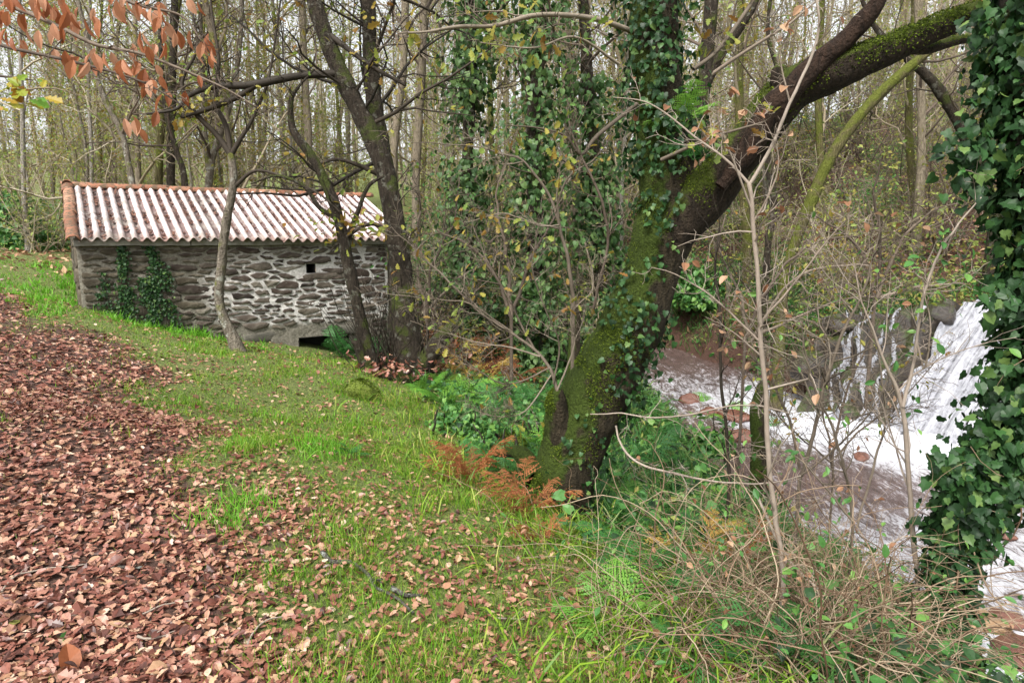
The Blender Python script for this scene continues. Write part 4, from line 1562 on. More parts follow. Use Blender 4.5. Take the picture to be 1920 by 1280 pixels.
# ---- the ivy-covered trunk on the right
def build_ivy_tree():
    rng = np.random.default_rng(33)
    rows = [(1785, 1330, 30, 2.95), (1780, 1220, 26, 2.98), (1782, 1110, 24, 3.0), (1796, 1010, 26, 3.03), (1845, 920, 28, 3.06), (1890, 850, 30, 3.08), (1936, 760, 34, 3.1), (1962, 600, 38, 3.12), (1960, 430, 40, 3.14), (1940, 260, 40, 3.15),
            (1930, 90, 40, 3.16), (1925, -120, 38, 3.18), (1920, -420, 34, 3.2), (1930, -800, 26, 3.25), (1920, -1300, 12, 3.3)]
    c, r = path(rows, 70)
    gz = g1(c[0][0], c[0][1])
    base = np.array([c[0][0], c[0][1], gz - 0.1])
    c = np.vstack([[c[0][0] - 0.02, c[0][1], min(gz - 0.1, c[0][2] - 0.05)], c])
    r = np.r_[r[0] * 1.2, r]
    root = thing('ivy_tree', 'tree trunk smothered in dark glossy ivy beside the stream', 'tree', base)
    mb = MB()
    subsurf_trunk(mb, c, r, 20, 0.15, 1.0)
    mb.build('trunk', M['bark_dark'], root, origin=base)
    mb = MB()
    tips = []
    hi = np.where(c[:, 2] > 4.6)[0]
    sprout(mb, rng, c[hi], r[hi], 3, 9, 0.5, 0.0, 1, 0.08, (35, 70), 0, 0.2, tips, 0.003, lmax=2.5)
    leaves_at(mb, rng, tips, OAK, 0.07, 0.2, 1)
    mb.build('crown', [M['bark_dark'], M['autumn']], root, origin=base)
    qs, ds, ss = [], [], []
    for n, off, t0, t1, sz in ((2100, 0.06, 0.01, 0.24, 0.037), (1400, 0.09, 0.22, 0.36, 0.044), (6600, 0.115, 0.33, 0.82, 0.046)):
        q, d, o = ivy_points(rng, c, r, n, off, t0, t1, None, 0.5, 1.6, -0.28)
        qs.append(q)
        ds.append(d)
        ss.append((0.35 + 1.15 * rng.beta(2, 2, len(q))) * sz * 1.05)
    # sprays reaching out to the left and over the water
    for px, py, Y, n, sp in ((1782, 885, 2.95, 70, .055), (1810, 925, 2.95, 130, .07), (1850, 860, 2.98, 150, .085), (1870, 700, 3.0, 20, .04), (1825, 290, 3.05, 60, .055), (1795, 260, 3.05, 22, .04), (1838, 170, 3.1, 40, .05), (1836, 50, 3.1, 40, .05),
                             (1876, 560, 3.0, 30, .04), (1880, 860, 3.0, 120, .07), (1815, 340, 3.05, 30, .045), (1885, 780, 3.0, 80, .07), (1760, 880, 2.95, 16, .03), (1850, 905, 3.0, 90, .06)):
        p = P(px, py, Y)
        q = p + rng.normal(0, 1, (n, 3)) * sp * np.array([0.9, 0.8, 1.2])
        qs.append(q)
        ds.append(unit(rng.normal(0, 0.5, (n, 3)) + np.array([-0.4, -1, 0.2])))
        ss.append(rng.uniform(0.03, 0.062, n))
    q, d, s = np.concatenate(qs), np.concatenate(ds), np.concatenate(ss)
    R = ivy_rot(rng, d, 0.9, 0.7)
    a, b = split_show(q, d, s, 300)
    ivy_leaf_parts(root, q[a] - base, R[a], s[a])
    mb = MB()
    h = len(b) // 2
    scatter(mb, IVY, q[b[:h]], R[b[:h]], s[b[:h]])
    scatter(mb, IVY2, q[b[h:]], R[b[h:]], s[b[h:]])
    tag(mb.build('ivy_foliage', M['ivy'], root, smooth=False, origin=base), kind='stuff')
    mb = MB()
    for k in range(46):
        i = int(rng.integers(2, 48))
        st = c[i] + rng.normal(0, 0.05, 3)
        tube(mb, wander(rng, st, (rng.normal(-0.4, 0.6), -0.6, rng.normal(0.1, 0.6)), rng.uniform(0.15, 0.5), 5, 0.35), np.linspace(0.004, 0.0015, 6), 3, 0)
    for k in range(16):
        i = int(rng.integers(1, 22))
        st = c[i] + np.array([rng.normal(-0.05, 0.08), -0.12, 0])
        tube(mb, wander(rng, st, (rng.normal(0, 0.3), -0.1, -1), rng.uniform(0.4, 0.9), 8, 0.3), np.linspace(0.005, 0.002, 9), 4, 0)
    mb.build('ivy_vine', [M['bramble']], root, origin=base)


build_ivy_tree()


# ---- the many-stemmed tree at the right end of the mill
def build_clump():
    rng = np.random.default_rng(5)
    p0 = P(745, 702, 8.5)
    base = np.array([p0[0], p0[1], g1(p0[0], p0[1]) - 0.05])
    root = thing('multi_stemmed_tree', 'dark many-stemmed tree standing at the far corner of the mill', 'tree', base)
    stems = [([(768, 715, 34, 8.5), (762, 640, 25, 8.5), (755, 560, 22, 8.5), (746, 450, 20, 8.5), (718, 310, 18, 8.5), (680, 222, 17, 8.5), (640, 140, 16, 8.5), (600, 40, 14, 8.5), (578, -60, 12, 8.5), (560, -250, 12, 8.5), (520, -500, 8, 8.5), (515, -750, 3, 8.5)], 16),
             ([(760, 700, 24, 8.6), (748, 560, 18, 8.7), (742, 440, 17, 8.8), (724, 320, 16, 8.9), (702, 200, 15, 9.0), (692, 60, 13, 9.0), (690, -120, 12, 9.1), (700, -350, 10, 9.2), (690, -650, 4, 9.3)], 14),
             ([(700, 712, 18, 8.35), (678, 610, 12, 8.3), (652, 490, 11, 8.25), (632, 400, 10, 8.2), (607, 335, 9, 8.2), (580, 287, 7.5, 8.2), (550, 245, 6.5, 8.2), (545, 195, 5, 8.2), (556, 168, 3, 8.2), (590, 130, 1.5, 8.2)], 10),
             ([(775, 712, 24, 8.45), (812, 655, 17, 8.4), (840, 622, 13, 8.35), (856, 606, 10, 8.3)], 10),
             ([(720, 720, 26, 8.4), (690, 690, 14, 8.3), (672, 650, 8, 8.2), (660, 640, 4, 8.15)], 9),
             ([(635, 410, 7, 8.2), (600, 390, 5, 8.15), (570, 350, 4, 8.1), (520, 330, 2.5, 8.1), (470, 345, 1.2, 8.1)], 6),
             ([(650, 450, 7, 8.25), (670, 400, 5, 8.2), (690, 350, 4, 8.2), (720, 330, 2, 8.2)], 6)]
    mb = MB()
    cs = []
    for k, (rows, sd_) in enumerate(stems):
        c, r = path(rows)
        subsurf_trunk(mb, c, r, sd_, 0.25, k * 2.0, 0, 5.0, flare=0.3 if k < 3 else 0)
        cs.append((c, r))
    v, q = rock_mesh((0.42, 0.3, 0.28), 4.0, 0.7, 14)
    mb.add(v + p0 + np.array([0, 0, 0.02]), q)
    mb.build('trunk', M['bark_dark'], root, origin=base)
    mb = MB()
    tips = []
    for rows in ([(648, 138, 8, 8.5), (600, 140, 7.5, 8.4), (545, 145, 7, 8.3), (470, 160, 6.5, 8.2), (400, 163, 5, 8.15), (355, 180, 4, 8.1), (330, 205, 3, 8.05), (275, 214, 2, 8)],
                 [(480, 160, 5, 8.2), (440, 185, 5, 8.2), (390, 205, 4.5, 8.2), (340, 220, 3, 8.2)],
                 [(610, 60, 6, 8.5), (690, 120, 4, 8.3), (760, 160, 3, 8.2)],
                 [(720, 330, 5, 8.6), (640, 300, 3.5, 8.4), (590, 310, 2.5, 8.3)],
                 [(745, 450, 5, 8.5), (700, 420, 4, 8.3), (655, 440, 3, 8.2), (620, 470, 1.5, 8.2)]):
        c, r = path(rows, 26)
        tube(mb, c, r, 7, 0, 0.25)
        sprout(mb, rng, c, r, 2, 12, 0.22, 0.15, 1, 0.03, (35, 75), 0, 0.24, tips, 0.0025)
    for c, r in cs[:2]:
        hi = np.where(c[:, 2] > 2.2)[0]
        sprout(mb, rng, c[hi], r[hi], 3, 15, 0.32, 0.0, 1, 0.05, (35, 80), 0, 0.22, tips, 0.003, lmax=2.2)
    sprout(mb, rng, *cs[2], 3, 9, 0.3, 0.35, 1, 0.05, (35, 75), 0, 0.24, tips, 0.0025, lmax=0.9)
    sprout(mb, rng, *cs[0], 2, 16, 0.1, 0.05, 0.4, 0.05, (40, 80), 0, 0.24, tips, 0.0025, lmax=0.6)
    for k in range(110):                                         # thin shoots from the stool
        st = p0 + np.array([rng.uniform(-0.4, 0.45), rng.uniform(-0.25, 0.2), 0.0])
        tube(mb, wander(rng, st, (rng.normal(0, 0.3), rng.normal(0, 0.2), 1), rng.uniform(0.4, 1.7), 7, 0.14), np.linspace(0.007, 0.0025, 8) * rng.uniform(0.5, 1.3), 4, 0)
    leaves_at(mb, rng, tips, OAK, 0.085, 0.22, 1, 0.06)
    q = P(668, 425, 8.1) + rng.normal(0, 1, (70, 3)) * np.array([0.32, 0.12, 0.08])
    scatter(mb, OVAL, q, rot_from(rng.normal(0, 0.6, (70, 3)) + UP, rng), rng.uniform(0.06, 0.12, 70), 1)
    mb.build('crown', [M['twig_dark'], M['autumn']], root, origin=base)
    mb = MB()
    q = p0 + rng.normal(0, 1, (420, 3)) * np.array([0.3, 0.2, 0.07]) + np.array([0, -0.12, 0.12])
    scatter(mb, OAK2, q, rot_from(rng.normal(0, 0.8, (420, 3)) + UP, rng), rng.uniform(0.06, 0.1, 420))
    tag(mb.build('caught_leaves', M['litter'], root, smooth=False, origin=base), kind='stuff')


build_clump()


# ---- slender tree in front of the mill wall
def build_slender():
    rng = np.random.default_rng(6)
    p0 = P(445, 657, 8.3)
    base = np.array([p0[0], p0[1], g1(p0[0], p0[1]) - 0.04])
    root = thing('slender_tree', 'crooked slender grey tree standing in front of the mill wall', 'tree', base)
    c, r = path([(447, 668, 14), (440, 640, 11), (424, 605, 9), (411, 562, 8.5), (415, 500, 8.5), (422, 430, 8), (434, 370, 7.5), (438, 330, 7), (433, 288, 6.5)], 50, 8.3)
    mb = MB()
    subsurf_trunk(mb, c, r, 12, 0.2, 1.0, 0, 9.0, flare=0.35)
    mb.build('trunk', M['bark_grey'], root, origin=base)
    mb = MB()
    tips = []
    for rows in ([(434, 292, 6, 8.3), (408, 255, 5, 8.3), (375, 222, 4.5, 8.25), (350, 190, 4, 8.2), (342, 150, 3, 8.2), (370, 90, 2.5, 8.2), (360, 20, 1.5, 8.2)],
                 [(434, 290, 5, 8.3), (450, 262, 4, 8.3), (470, 230, 3, 8.3), (500, 160, 2.5, 8.35), (515, 80, 2, 8.4), (530, -30, 1.2, 8.4)],
                 [(433, 292, 5, 8.3), (425, 240, 4.5, 8.35), (405, 190, 4, 8.4), (410, 110, 3, 8.4), (395, 0, 2, 8.5), (400, -150, 1.2, 8.5)],
                 [(440, 350, 4, 8.3), (480, 320, 3, 8.25), (540, 335, 2.4, 8.2), (600, 365, 2, 8.15), (640, 400, 1.2, 8.1)]):
        cc, rr = path(rows, 24)
        tube(mb, cc, rr, 6, 0, 0.15)
        sprout(mb, rng, cc, rr, 2, 12, 0.25, 0.15, 1, 0.03, (35, 70), 0, 0.22, tips, 0.0022)
    leaves_at(mb, rng, tips, OAK, 0.07, 0.12, 1, 0.04)
    mb.build('crown', [M['twig_dark'], M['autumn']], root, origin=base)


build_slender()


# ---- trees of the wood that stand out one by one
def wood_tree(name, label, rows, Y, mat, seed, twig='twig', leaf='olive', lf=0.25, n=14, ivy=0, ivy_off=0.2, ivy_t=(0, 0.8), lmax=2.0, sides=10, t0=0.3, ivysz=0.1, group=None, limbs=()):
    rng = np.random.default_rng(seed)
    rows = [r if len(r) > 3 else (*r, Y) for r in rows]
    c, r = path(rows)
    r = r * 0.82
    gz = g1(c[0][0], c[0][1])
    if c[0][2] > gz:
        c = np.vstack([[c[0][0], c[0][1], gz - 0.1], c])
        r = np.r_[r[0] * 1.15, r]
    base = np.array([c[0][0], c[0][1], gz])
    root = thing(name, label, 'tree', base, group=group)
    mb = MB()
    subsurf_trunk(mb, c, r, sides, 0.2, seed, 0, 4.0, flare=0.25)
    for lr in limbs:
        a, b = path([q if len(q) > 3 else (*q, Y) for q in lr])
        subsurf_trunk(mb, a, b, 8, 0.2, seed + 1)
    mb.build('trunk', mat, root, origin=base)
    mb = MB()
    tips = []
    sprout(mb, rng, c, r, 3, max(2, int(n * 0.72)), 0.3, t0, 1, 0.06, (35, 75), 0, 0.22, tips, 0.0035, lmax=lmax)
    for lr in limbs:
        a, b = path([q if len(q) > 3 else (*q, Y) for q in lr])
        sprout(mb, rng, a, b, 2, n, 0.35, 0.1, 1, 0.06, (35, 75), 0, 0.22, tips, 0.0035, lmax=lmax)
    leaves_at(mb, rng, tips, DIAM, 0.09, lf, 1, 0.08)
    mb.build('crown', [M[twig], M[leaf]], root, origin=base)
    if ivy:
        mb = MB()
        q, d, o = ivy_points(rng, c, r, ivy, ivy_off, ivy_t[0], ivy_t[1], None, 0.5, 1.2, -0.25)
        s = rng.uniform(0.7, 1.3, len(q)) * ivysz
        scatter(mb, IVY2, q, ivy_rot(rng, d), s)
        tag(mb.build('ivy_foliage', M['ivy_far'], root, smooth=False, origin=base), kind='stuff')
    return root


TOPS = lambda x, w_: [(x, -150, w_ * 0.85), (x + 6, -420, w_ * 0.6), (x - 4, -700, w_ * 0.2)]
wood_tree('ivy_tree', 'tall ivy-clad tree right of the multi-stemmed tree', [(868, 560, 15), (872, 420, 14), (878, 250, 13), (884, 80, 12)] + TOPS(886, 12), 12.0, M['bark_dark'], 101, ivy=4800, ivy_off=0.42, ivy_t=(0.05, 0.85), ivysz=0.09)
wood_tree('ivy_tree', 'broad ivy-clad tree behind the pale twigs left of the leaning trunk', [(1000, 600, 20), (1005, 430, 18), (1000, 250, 17), (1010, 60, 15)] + TOPS(1010, 14), 11.5, M['bark_dark'], 102, ivy=4600, ivy_off=0.6, ivy_t=(0.03, 0.8), ivysz=0.09)
wood_tree('ivy_tree', 'ivy-wrapped tree half hidden behind the leaning trunk', [(1130, 620, 16), (1120, 450, 15), (1115, 300, 14), (1100, 120, 13)] + TOPS(1090, 12), 13.0, M['bark_dark'], 103, ivy=2200, ivy_off=0.45, ivy_t=(0.03, 0.5), ivysz=0.1)
wood_tree('bare_tree', 'brown bare trunk between the ivy trees and the leaning trunk', [(1082, 560, 14), (1084, 380, 13), (1066, 200, 13), (1060, 40, 12)] + TOPS(1058, 11), 14.0, M['bark_wood'], 104)
wood_tree('mossy_leaning_tree', 'yellow-green mossy trunk leaning right above the waterfall', [(1470, 520, 12), (1496, 440, 12), (1520, 380, 13), (1550, 310, 13), (1590, 245, 12), (1640, 185, 11), (1700, 130, 10), (1780, 60, 8), (1850, -60, 6), (1900, -200, 3)], 10.5, M['bark_moss'], 105, n=12, lmax=1.6)
wood_tree('arching_tree', 'dark arching trunk under the mossy limb near the ivy trunk', [(1868, 400, 13), (1840, 330, 13), (1800, 235, 12), (1765, 175, 12), (1735, 140, 10), (1690, 100, 8), (1640, 50, 6), (1600, -40, 3)], 11.2, M['bark_dark'], 106, n=10, lmax=1.4)
wood_tree('bare_tree', 'straight brown trunk on the slope behind the waterfall', [(1716, 480, 11), (1722, 400, 10), (1728, 280, 9), (1726, 140, 9), (1722, 20, 8)] + TOPS(1722, 8), 13.0, M['bark_wood'], 107)
wood_tree('forked_tree', 'dark forked trunk right behind the leaning tree top', [(1190, 640, 17), (1225, 520, 17), (1270, 400, 16), (1305, 260, 15), (1322, 140, 15), (1332, 20, 14)] + TOPS(1340, 13), 9.5, M['bark_dark'], 108, limbs=[[(1318, 170, 10), (1350, 105, 9), (1395, 40, 8), (1440, -40, 7), (1500, -200, 3)]])
wood_tree('bare_tree', 'tall bare trunk with mossy bark between roof end and ivy trees', [(782, 520, 10), (780, 330, 9), (790, 150, 9), (796, 0, 8)] + TOPS(800, 8), 15.0, M['bark_wood'], 109)
wood_tree('bare_tree', 'straight dark tree rising behind the middle of the mill roof', [(322, 420, 9), (320, 300, 9), (322, 180, 9), (326, 60, 8)] + TOPS(330, 8), 14.5, M['bark_dark'], 110, n=18)
wood_tree('bare_tree', 'second dark trunk close left of the straight tree behind the roof', [(296, 420, 9), (298, 330, 8), (302, 240, 8), (316, 120, 7), (335, 0, 6)] + TOPS(345, 6), 15.0, M['bark_moss'], 111, n=16)
wood_tree('bare_tree', 'curved dark trunk just right of the straight tree behind the roof', [(350, 420, 7), (345, 330, 7), (330, 280, 6), (310, 200, 5), (300, 60, 4), (296, -100, 3)], 14.0, M['bark_dark'], 112)
wood_tree('bare_tree', 'grey tree leaning left behind the left half of the roof', [(262, 420, 7), (245, 330, 7), (228, 250, 6), (190, 170, 6), (160, 60, 5), (130, -80, 4), (110, -250, 2)], 13.5, M['bark_grey'], 113, n=16)
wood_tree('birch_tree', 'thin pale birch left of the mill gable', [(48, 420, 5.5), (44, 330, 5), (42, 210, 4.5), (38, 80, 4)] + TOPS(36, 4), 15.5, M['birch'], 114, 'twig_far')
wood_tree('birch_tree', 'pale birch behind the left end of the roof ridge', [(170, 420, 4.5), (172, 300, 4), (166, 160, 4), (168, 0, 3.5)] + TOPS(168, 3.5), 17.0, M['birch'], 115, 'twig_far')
wood_tree('bare_tree', 'forked grey tree behind the right half of the roof', [(385, 420, 8), (392, 340, 8), (400, 290, 7), (430, 200, 6), (450, 80, 5), (455, -80, 4), (460, -300, 2)], 15.5, M['bark_grey'], 116, limbs=[[(394, 330, 6), (385, 260, 5), (380, 150, 4), (375, 0, 3)]])
wood_tree('bare_tree', 'straight brown trunk behind the leaning stem of the multi-stemmed tree', [(578, 430, 8), (580, 300, 8), (572, 150, 7.5), (566, 0, 7)] + TOPS(566, 7), 17.0, M['bark_wood'], 117)
wood_tree('bare_tree', 'crooked dark tree at the back right under the mossy limb', [(1440, 460, 8), (1452, 380, 7), (1440, 290, 6), (1470, 180, 5), (1440, 60, 4), (1460, -100, 3)], 12.5, M['bark_dark'], 118)
wood_tree('bare_tree', 'brown bare trunk rising beside the sky gap over the roof end', [(742, 470, 9), (738, 300, 9), (756, 130, 8), (760, 0, 8)] + TOPS(764, 8), 13.5, M['bark_wood'], 119)
wood_tree('mossy_stump', 'dark mossy broken stem at the lower end of the rapids', [(1424, 890, 22), (1424, 830, 19), (1420, 770, 17), (1428, 730, 13), (1430, 715, 5)], 6.6, M['oak'], 120, n=2, lmax=0.3, lf=0.0)
wood_tree('mossy_stump', 'broken mossy stem in the ditch left of the leaning trunk', [(1076, 690, 16), (1078, 620, 14), (1082, 570, 11), (1085, 548, 5)], 7.5, M['oak'], 121, n=3, lmax=0.4, lf=0.0)


# ---- the wood behind: slender trees, each its own thing, from a few shapes
def wood_shape(seed, h, r, twig, bark, leafm, lf):
    rng = np.random.default_rng(seed)
    lean = rng.normal(0, 0.07, 2)
    n = 16
    pts = np.array([(lean[0] * h * t + 0.45 * math.sin(t * 5 + seed) * t + 0.12 * math.sin(t * 13 + seed), lean[1] * h * t + 0.2 * math.sin(t * 3 + seed * 2) * t, h * t - 0.3 * (t == 0)) for t in np.linspace(0, 1, n)])
    rad = r * (1 - 0.9 * np.linspace(0, 1, n) ** 1.1)
    a = MB()
    tube(a, pts, rad, 7, 0, 0.15, seed)
    b = MB()
    tips = []
    sprout(b, rng, pts, rad, 3, 19, 0.3, 0.1, 1.0, 0.08, (30, 75), 0, 0.24, tips, 0.0042, lmax=2.6)
    leaves_at(b, rng, tips, DIAM, 0.085, lf, 1, 0.2)
    return a.mesh('trunk', M[bark]), b.mesh('crown', [M[twig], M[leafm]])


SHAPES = [wood_shape(201, 11, 0.07, 'twig_far', 'bark_wood', 'olive', 1.6), wood_shape(202, 13, 0.085, 'twig_far', 'bark_wood', 'olive', 1.3), wood_shape(203, 9, 0.05, 'twig_far', 'birch', 'autumn', 1.3),
          wood_shape(204, 12, 0.09, 'twig_far', 'bark_grey', 'olive', 0.6), wood_shape(205, 8, 0.045, 'twig_far', 'bark_grey', 'autumn', 1.7), wood_shape(206, 14, 0.1, 'twig_far', 'bark_moss', 'olive', 0.7),
          wood_shape(207, 6, 0.035, 'twig_far', 'bark_wood', 'olive', 1.5)]


def plant_wood():
    rng = np.random.default_rng(44)
    n = 0
    spots = []
    regions = (('slender bare tree in the wood behind the mill', 'trees of the wood behind the mill', -0.95, -0.22, 14, 34, 54),
               ('thin bare tree in the wood between the mill and the leaning trunk', 'trees of the wood in the middle', -0.2, 0.2, 15, 36, 30),
               ('thin bare tree on the slope behind the waterfall', 'trees of the wood on the far slope', 0.22, 0.95, 13.5, 32, 36))
    for lab, grp, a0, a1, y0, y1, cnt in regions:
        k = tries = 0
        while k < cnt and tries < 4000:
            tries += 1
            Y = y0 + (y1 - y0) * rng.random() ** 0.8
            x = rng.uniform(a0, a1) * Y
            if bool(in_house(np.array([x]), np.array([Y]), 1.2)[0]) or float(stream_dist(np.array([x]), np.array([Y]))[0]) < 0.6:
                continue
            if -2.2 < float(path_side(np.array([x]), np.array([Y]))[0]) < -0.2 and Y < 20:
                continue
            if any((x - q[0]) ** 2 + (Y - q[1]) ** 2 < 0.7 for q in spots):
                continue
            spots.append((x, Y))
            si = int(rng.integers(0, len(SHAPES)))
            tr, cr = SHAPES[si]
            look = ('brown', 'tall brown', 'pale-barked', 'tall grey', 'grey, yellow-leaved', 'mossy', 'small bushy')[si]
            o = thing('wood_tree', lab.replace('slender', look).replace('thin', look), 'tree', (x, Y, g1(x, Y)), rng.uniform(0, 6.28), look + ' ' + grp)
            s = rng.uniform(0.75, 1.2)
            o.scale = (s, s, s * rng.uniform(0.9, 1.15))
            obj('trunk', tr, o)
            obj('crown', cr, o)
            k += 1


plant_wood()


def far_wood():
    """The wood beyond, too far off to tell stem from stem."""
    rng = np.random.default_rng(9)
    mb = MB()
    for k in range(300):
        Y = rng.uniform(30, 62)
        x = rng.uniform(-0.98, 0.98) * Y
        z = g1(x, Y)
        h = rng.uniform(7, 14)
        p = np.array([(x, Y, z - 0.3), (x + rng.normal(0, 0.3), Y, z + h * 0.5), (x + rng.normal(0, 0.6), Y, z + h)])
        tube(mb, p, np.array([1, 0.7, 0.15]) * rng.uniform(0.06, 0.16), 5, int(rng.random() < 0.25), cap=False)
        m = 34
        t = rng.uniform(0.12, 1.0, m)
        st = np.stack([np.full(m, x), np.full(m, Y), z + h * t], -1)
        d = unit(rng.normal(0, 1, (m, 3)) * np.array([1, 1, 0.5]) + np.array([0, 0, 0.5]))
        ln = rng.uniform(0.8, 2.6, m) * (1.2 - t * 0.7)
        mid = st + d * ln[:, None] * 0.5
        thin = (np.array([(-0.012, 0, 0), (0.012, 0, 0), (0, 1, 0.06)]), np.array([(0, 1, 2)]))
        scatter(mb, thin, st, rot_dir(d, rng.normal(0, 1, (m, 3))), np.stack([np.full(m, 1.6), ln, ln], -1), 0)
        for rep in range(5):
            f = rng.random(m)[:, None]
            d2 = unit(d + rng.normal(0, 0.6, (m, 3)))
            l2 = ln * rng.uniform(0.2, 0.5, m)
            scatter(mb, thin, st + d * ln[:, None] * f, rot_dir(d2, rng.normal(0, 1, (m, 3))), np.stack([np.full(m, 1.0), l2, l2], -1), 0)
        m = 130
        q = np.stack([x + rng.normal(0, 1.3, m), Y + rng.normal(0, 1.3, m), z + h * rng.uniform(0.1, 1.0, m)], -1)
        scatter(mb, DIAM, q, rot_from(rng.normal(0, 1, (m, 3)), rng), rng.uniform(0.1, 0.2, m), 2)
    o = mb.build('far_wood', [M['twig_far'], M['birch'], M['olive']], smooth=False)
    tag(o, 'distant olive and brown wood filling the background', 'wood', None, 'stuff')


far_wood()

# ------------------------------------------------------------------ ground cover
def gnormal(x, y):
    e = 0.06
    zx = (G(x + e, y, False) - G(x - e, y, False)) / (2 * e)
    zy = (G(x, y + e, False) - G(x, y - e, False)) / (2 * e)
    return unit(np.stack([-zx, -zy, np.ones_like(zx)], -1))


def sample_ground(rng, n, y0, y1, spread=0.9, power=1.0, x0=None, x1=None):
    y = y0 + (y1 - y0) * rng.random(n) ** power
    x = rng.uniform(-spread, spread, n) * (y + 0.6) if x0 is None else rng.uniform(x0, x1, n)
    return x, y


def clean(x, y, keep):
    k = keep & ~in_house(x, y, -0.02) & (stream_dist(x, y) > 0.25)
    return x[k], y[k]


LEAF_S = fan_leaf([(0.25, 0.3), (0.28, 0.65)], 0.4, 0.2)


def build_litter():
    rng = np.random.default_rng(71)
    mb = MB()
    for (n, y0, y1, lo, hi, lift) in ((60000, 1.5, 5.0, 0.022, 0.058, 0.018), (44000, 4.6, 9.0, 0.03, 0.066, 0.016), (14000, 8.5, 16.0, 0.05, 0.09, 0.018)):
        x, y = sample_ground(rng, n, y0, y1, 0.95, 1.3)
        ga, bs = grass_amount(x, y), bank_side(x, y)
        cl = fbm(x * 1.7 + 9, y * 1.7, 0, 4)
        dens = np.clip(1.12 - 0.98 * ga + 0.5 * cl, 0.2, 1)
        dens = np.clip(dens + 0.2 * sstep(3.9, 2.7, y), 0, 1)
        dens = np.where(bs > 0.2, 0.22, dens)
        dens = np.where((y > 9.5) & (x > -5), 0.5, dens)
        x, y = clean(x, y, rng.random(n) < dens)
        k = len(x)
        nr = gnormal(x, y)
        z = G(x, y) + np.abs(rng.normal(0, lift, k)) * 0.6 + 0.006
        q = np.stack([x, y, z], -1)
        R = rot_from(nr + rng.normal(0, 0.27, (k, 3)), rng)
        s = lo + (hi - lo) * rng.beta(2.0, 2.2, k)
        s = np.where(rng.random(k) < 0.05, s * 1.6, s)
        s = np.stack([s * rng.uniform(0.65, 1.4, k), s, s * rng.uniform(0.2, 1.2, k)], -1)
        pick = rng.integers(0, 4, k)
        gl = np.clip(grass_amount(x, y), 0, 1)
        s = s * (1 - 0.18 * gl)[:, None]
        pale = rng.random(k) < 0.1 + 0.25 * gl
        for a, tm in enumerate((OAK, OAK2, OAK3, OVAL) if y1 < 6 else (LEAF_S, OAK3, LEAF_S, OVAL)):
            for mi in (0, 1):
                sel = (pick == a) & (pale == bool(mi))
                c = np.array([0, 0.5, 0])
                scatter(mb, (tm[0] - c, tm[1]), q[sel], R[sel], s[sel], mi)
    # leaves on the far slope
    x, y = sample_ground(rng, 12000, 12, 32, 0.95, 1.2)
    x, y = clean(x, y, rng.random(12000) < 0.85)
    k = len(x)
    q = np.stack([x, y, G(x, y) + 0.03], -1)
    scatter(mb, DIAM, q, rot_from(gnormal(x, y) + rng.normal(0, 0.6, (k, 3)), rng), rng.uniform(0.1, 0.2, k), 1)
    o = mb.build('leaf_litter', [M['litter'], M['litter_pale']], smooth=False)
    tag(o, 'carpet of fallen reddish brown oak leaves over path and grass', 'leaf litter', None, 'stuff')


build_litter()


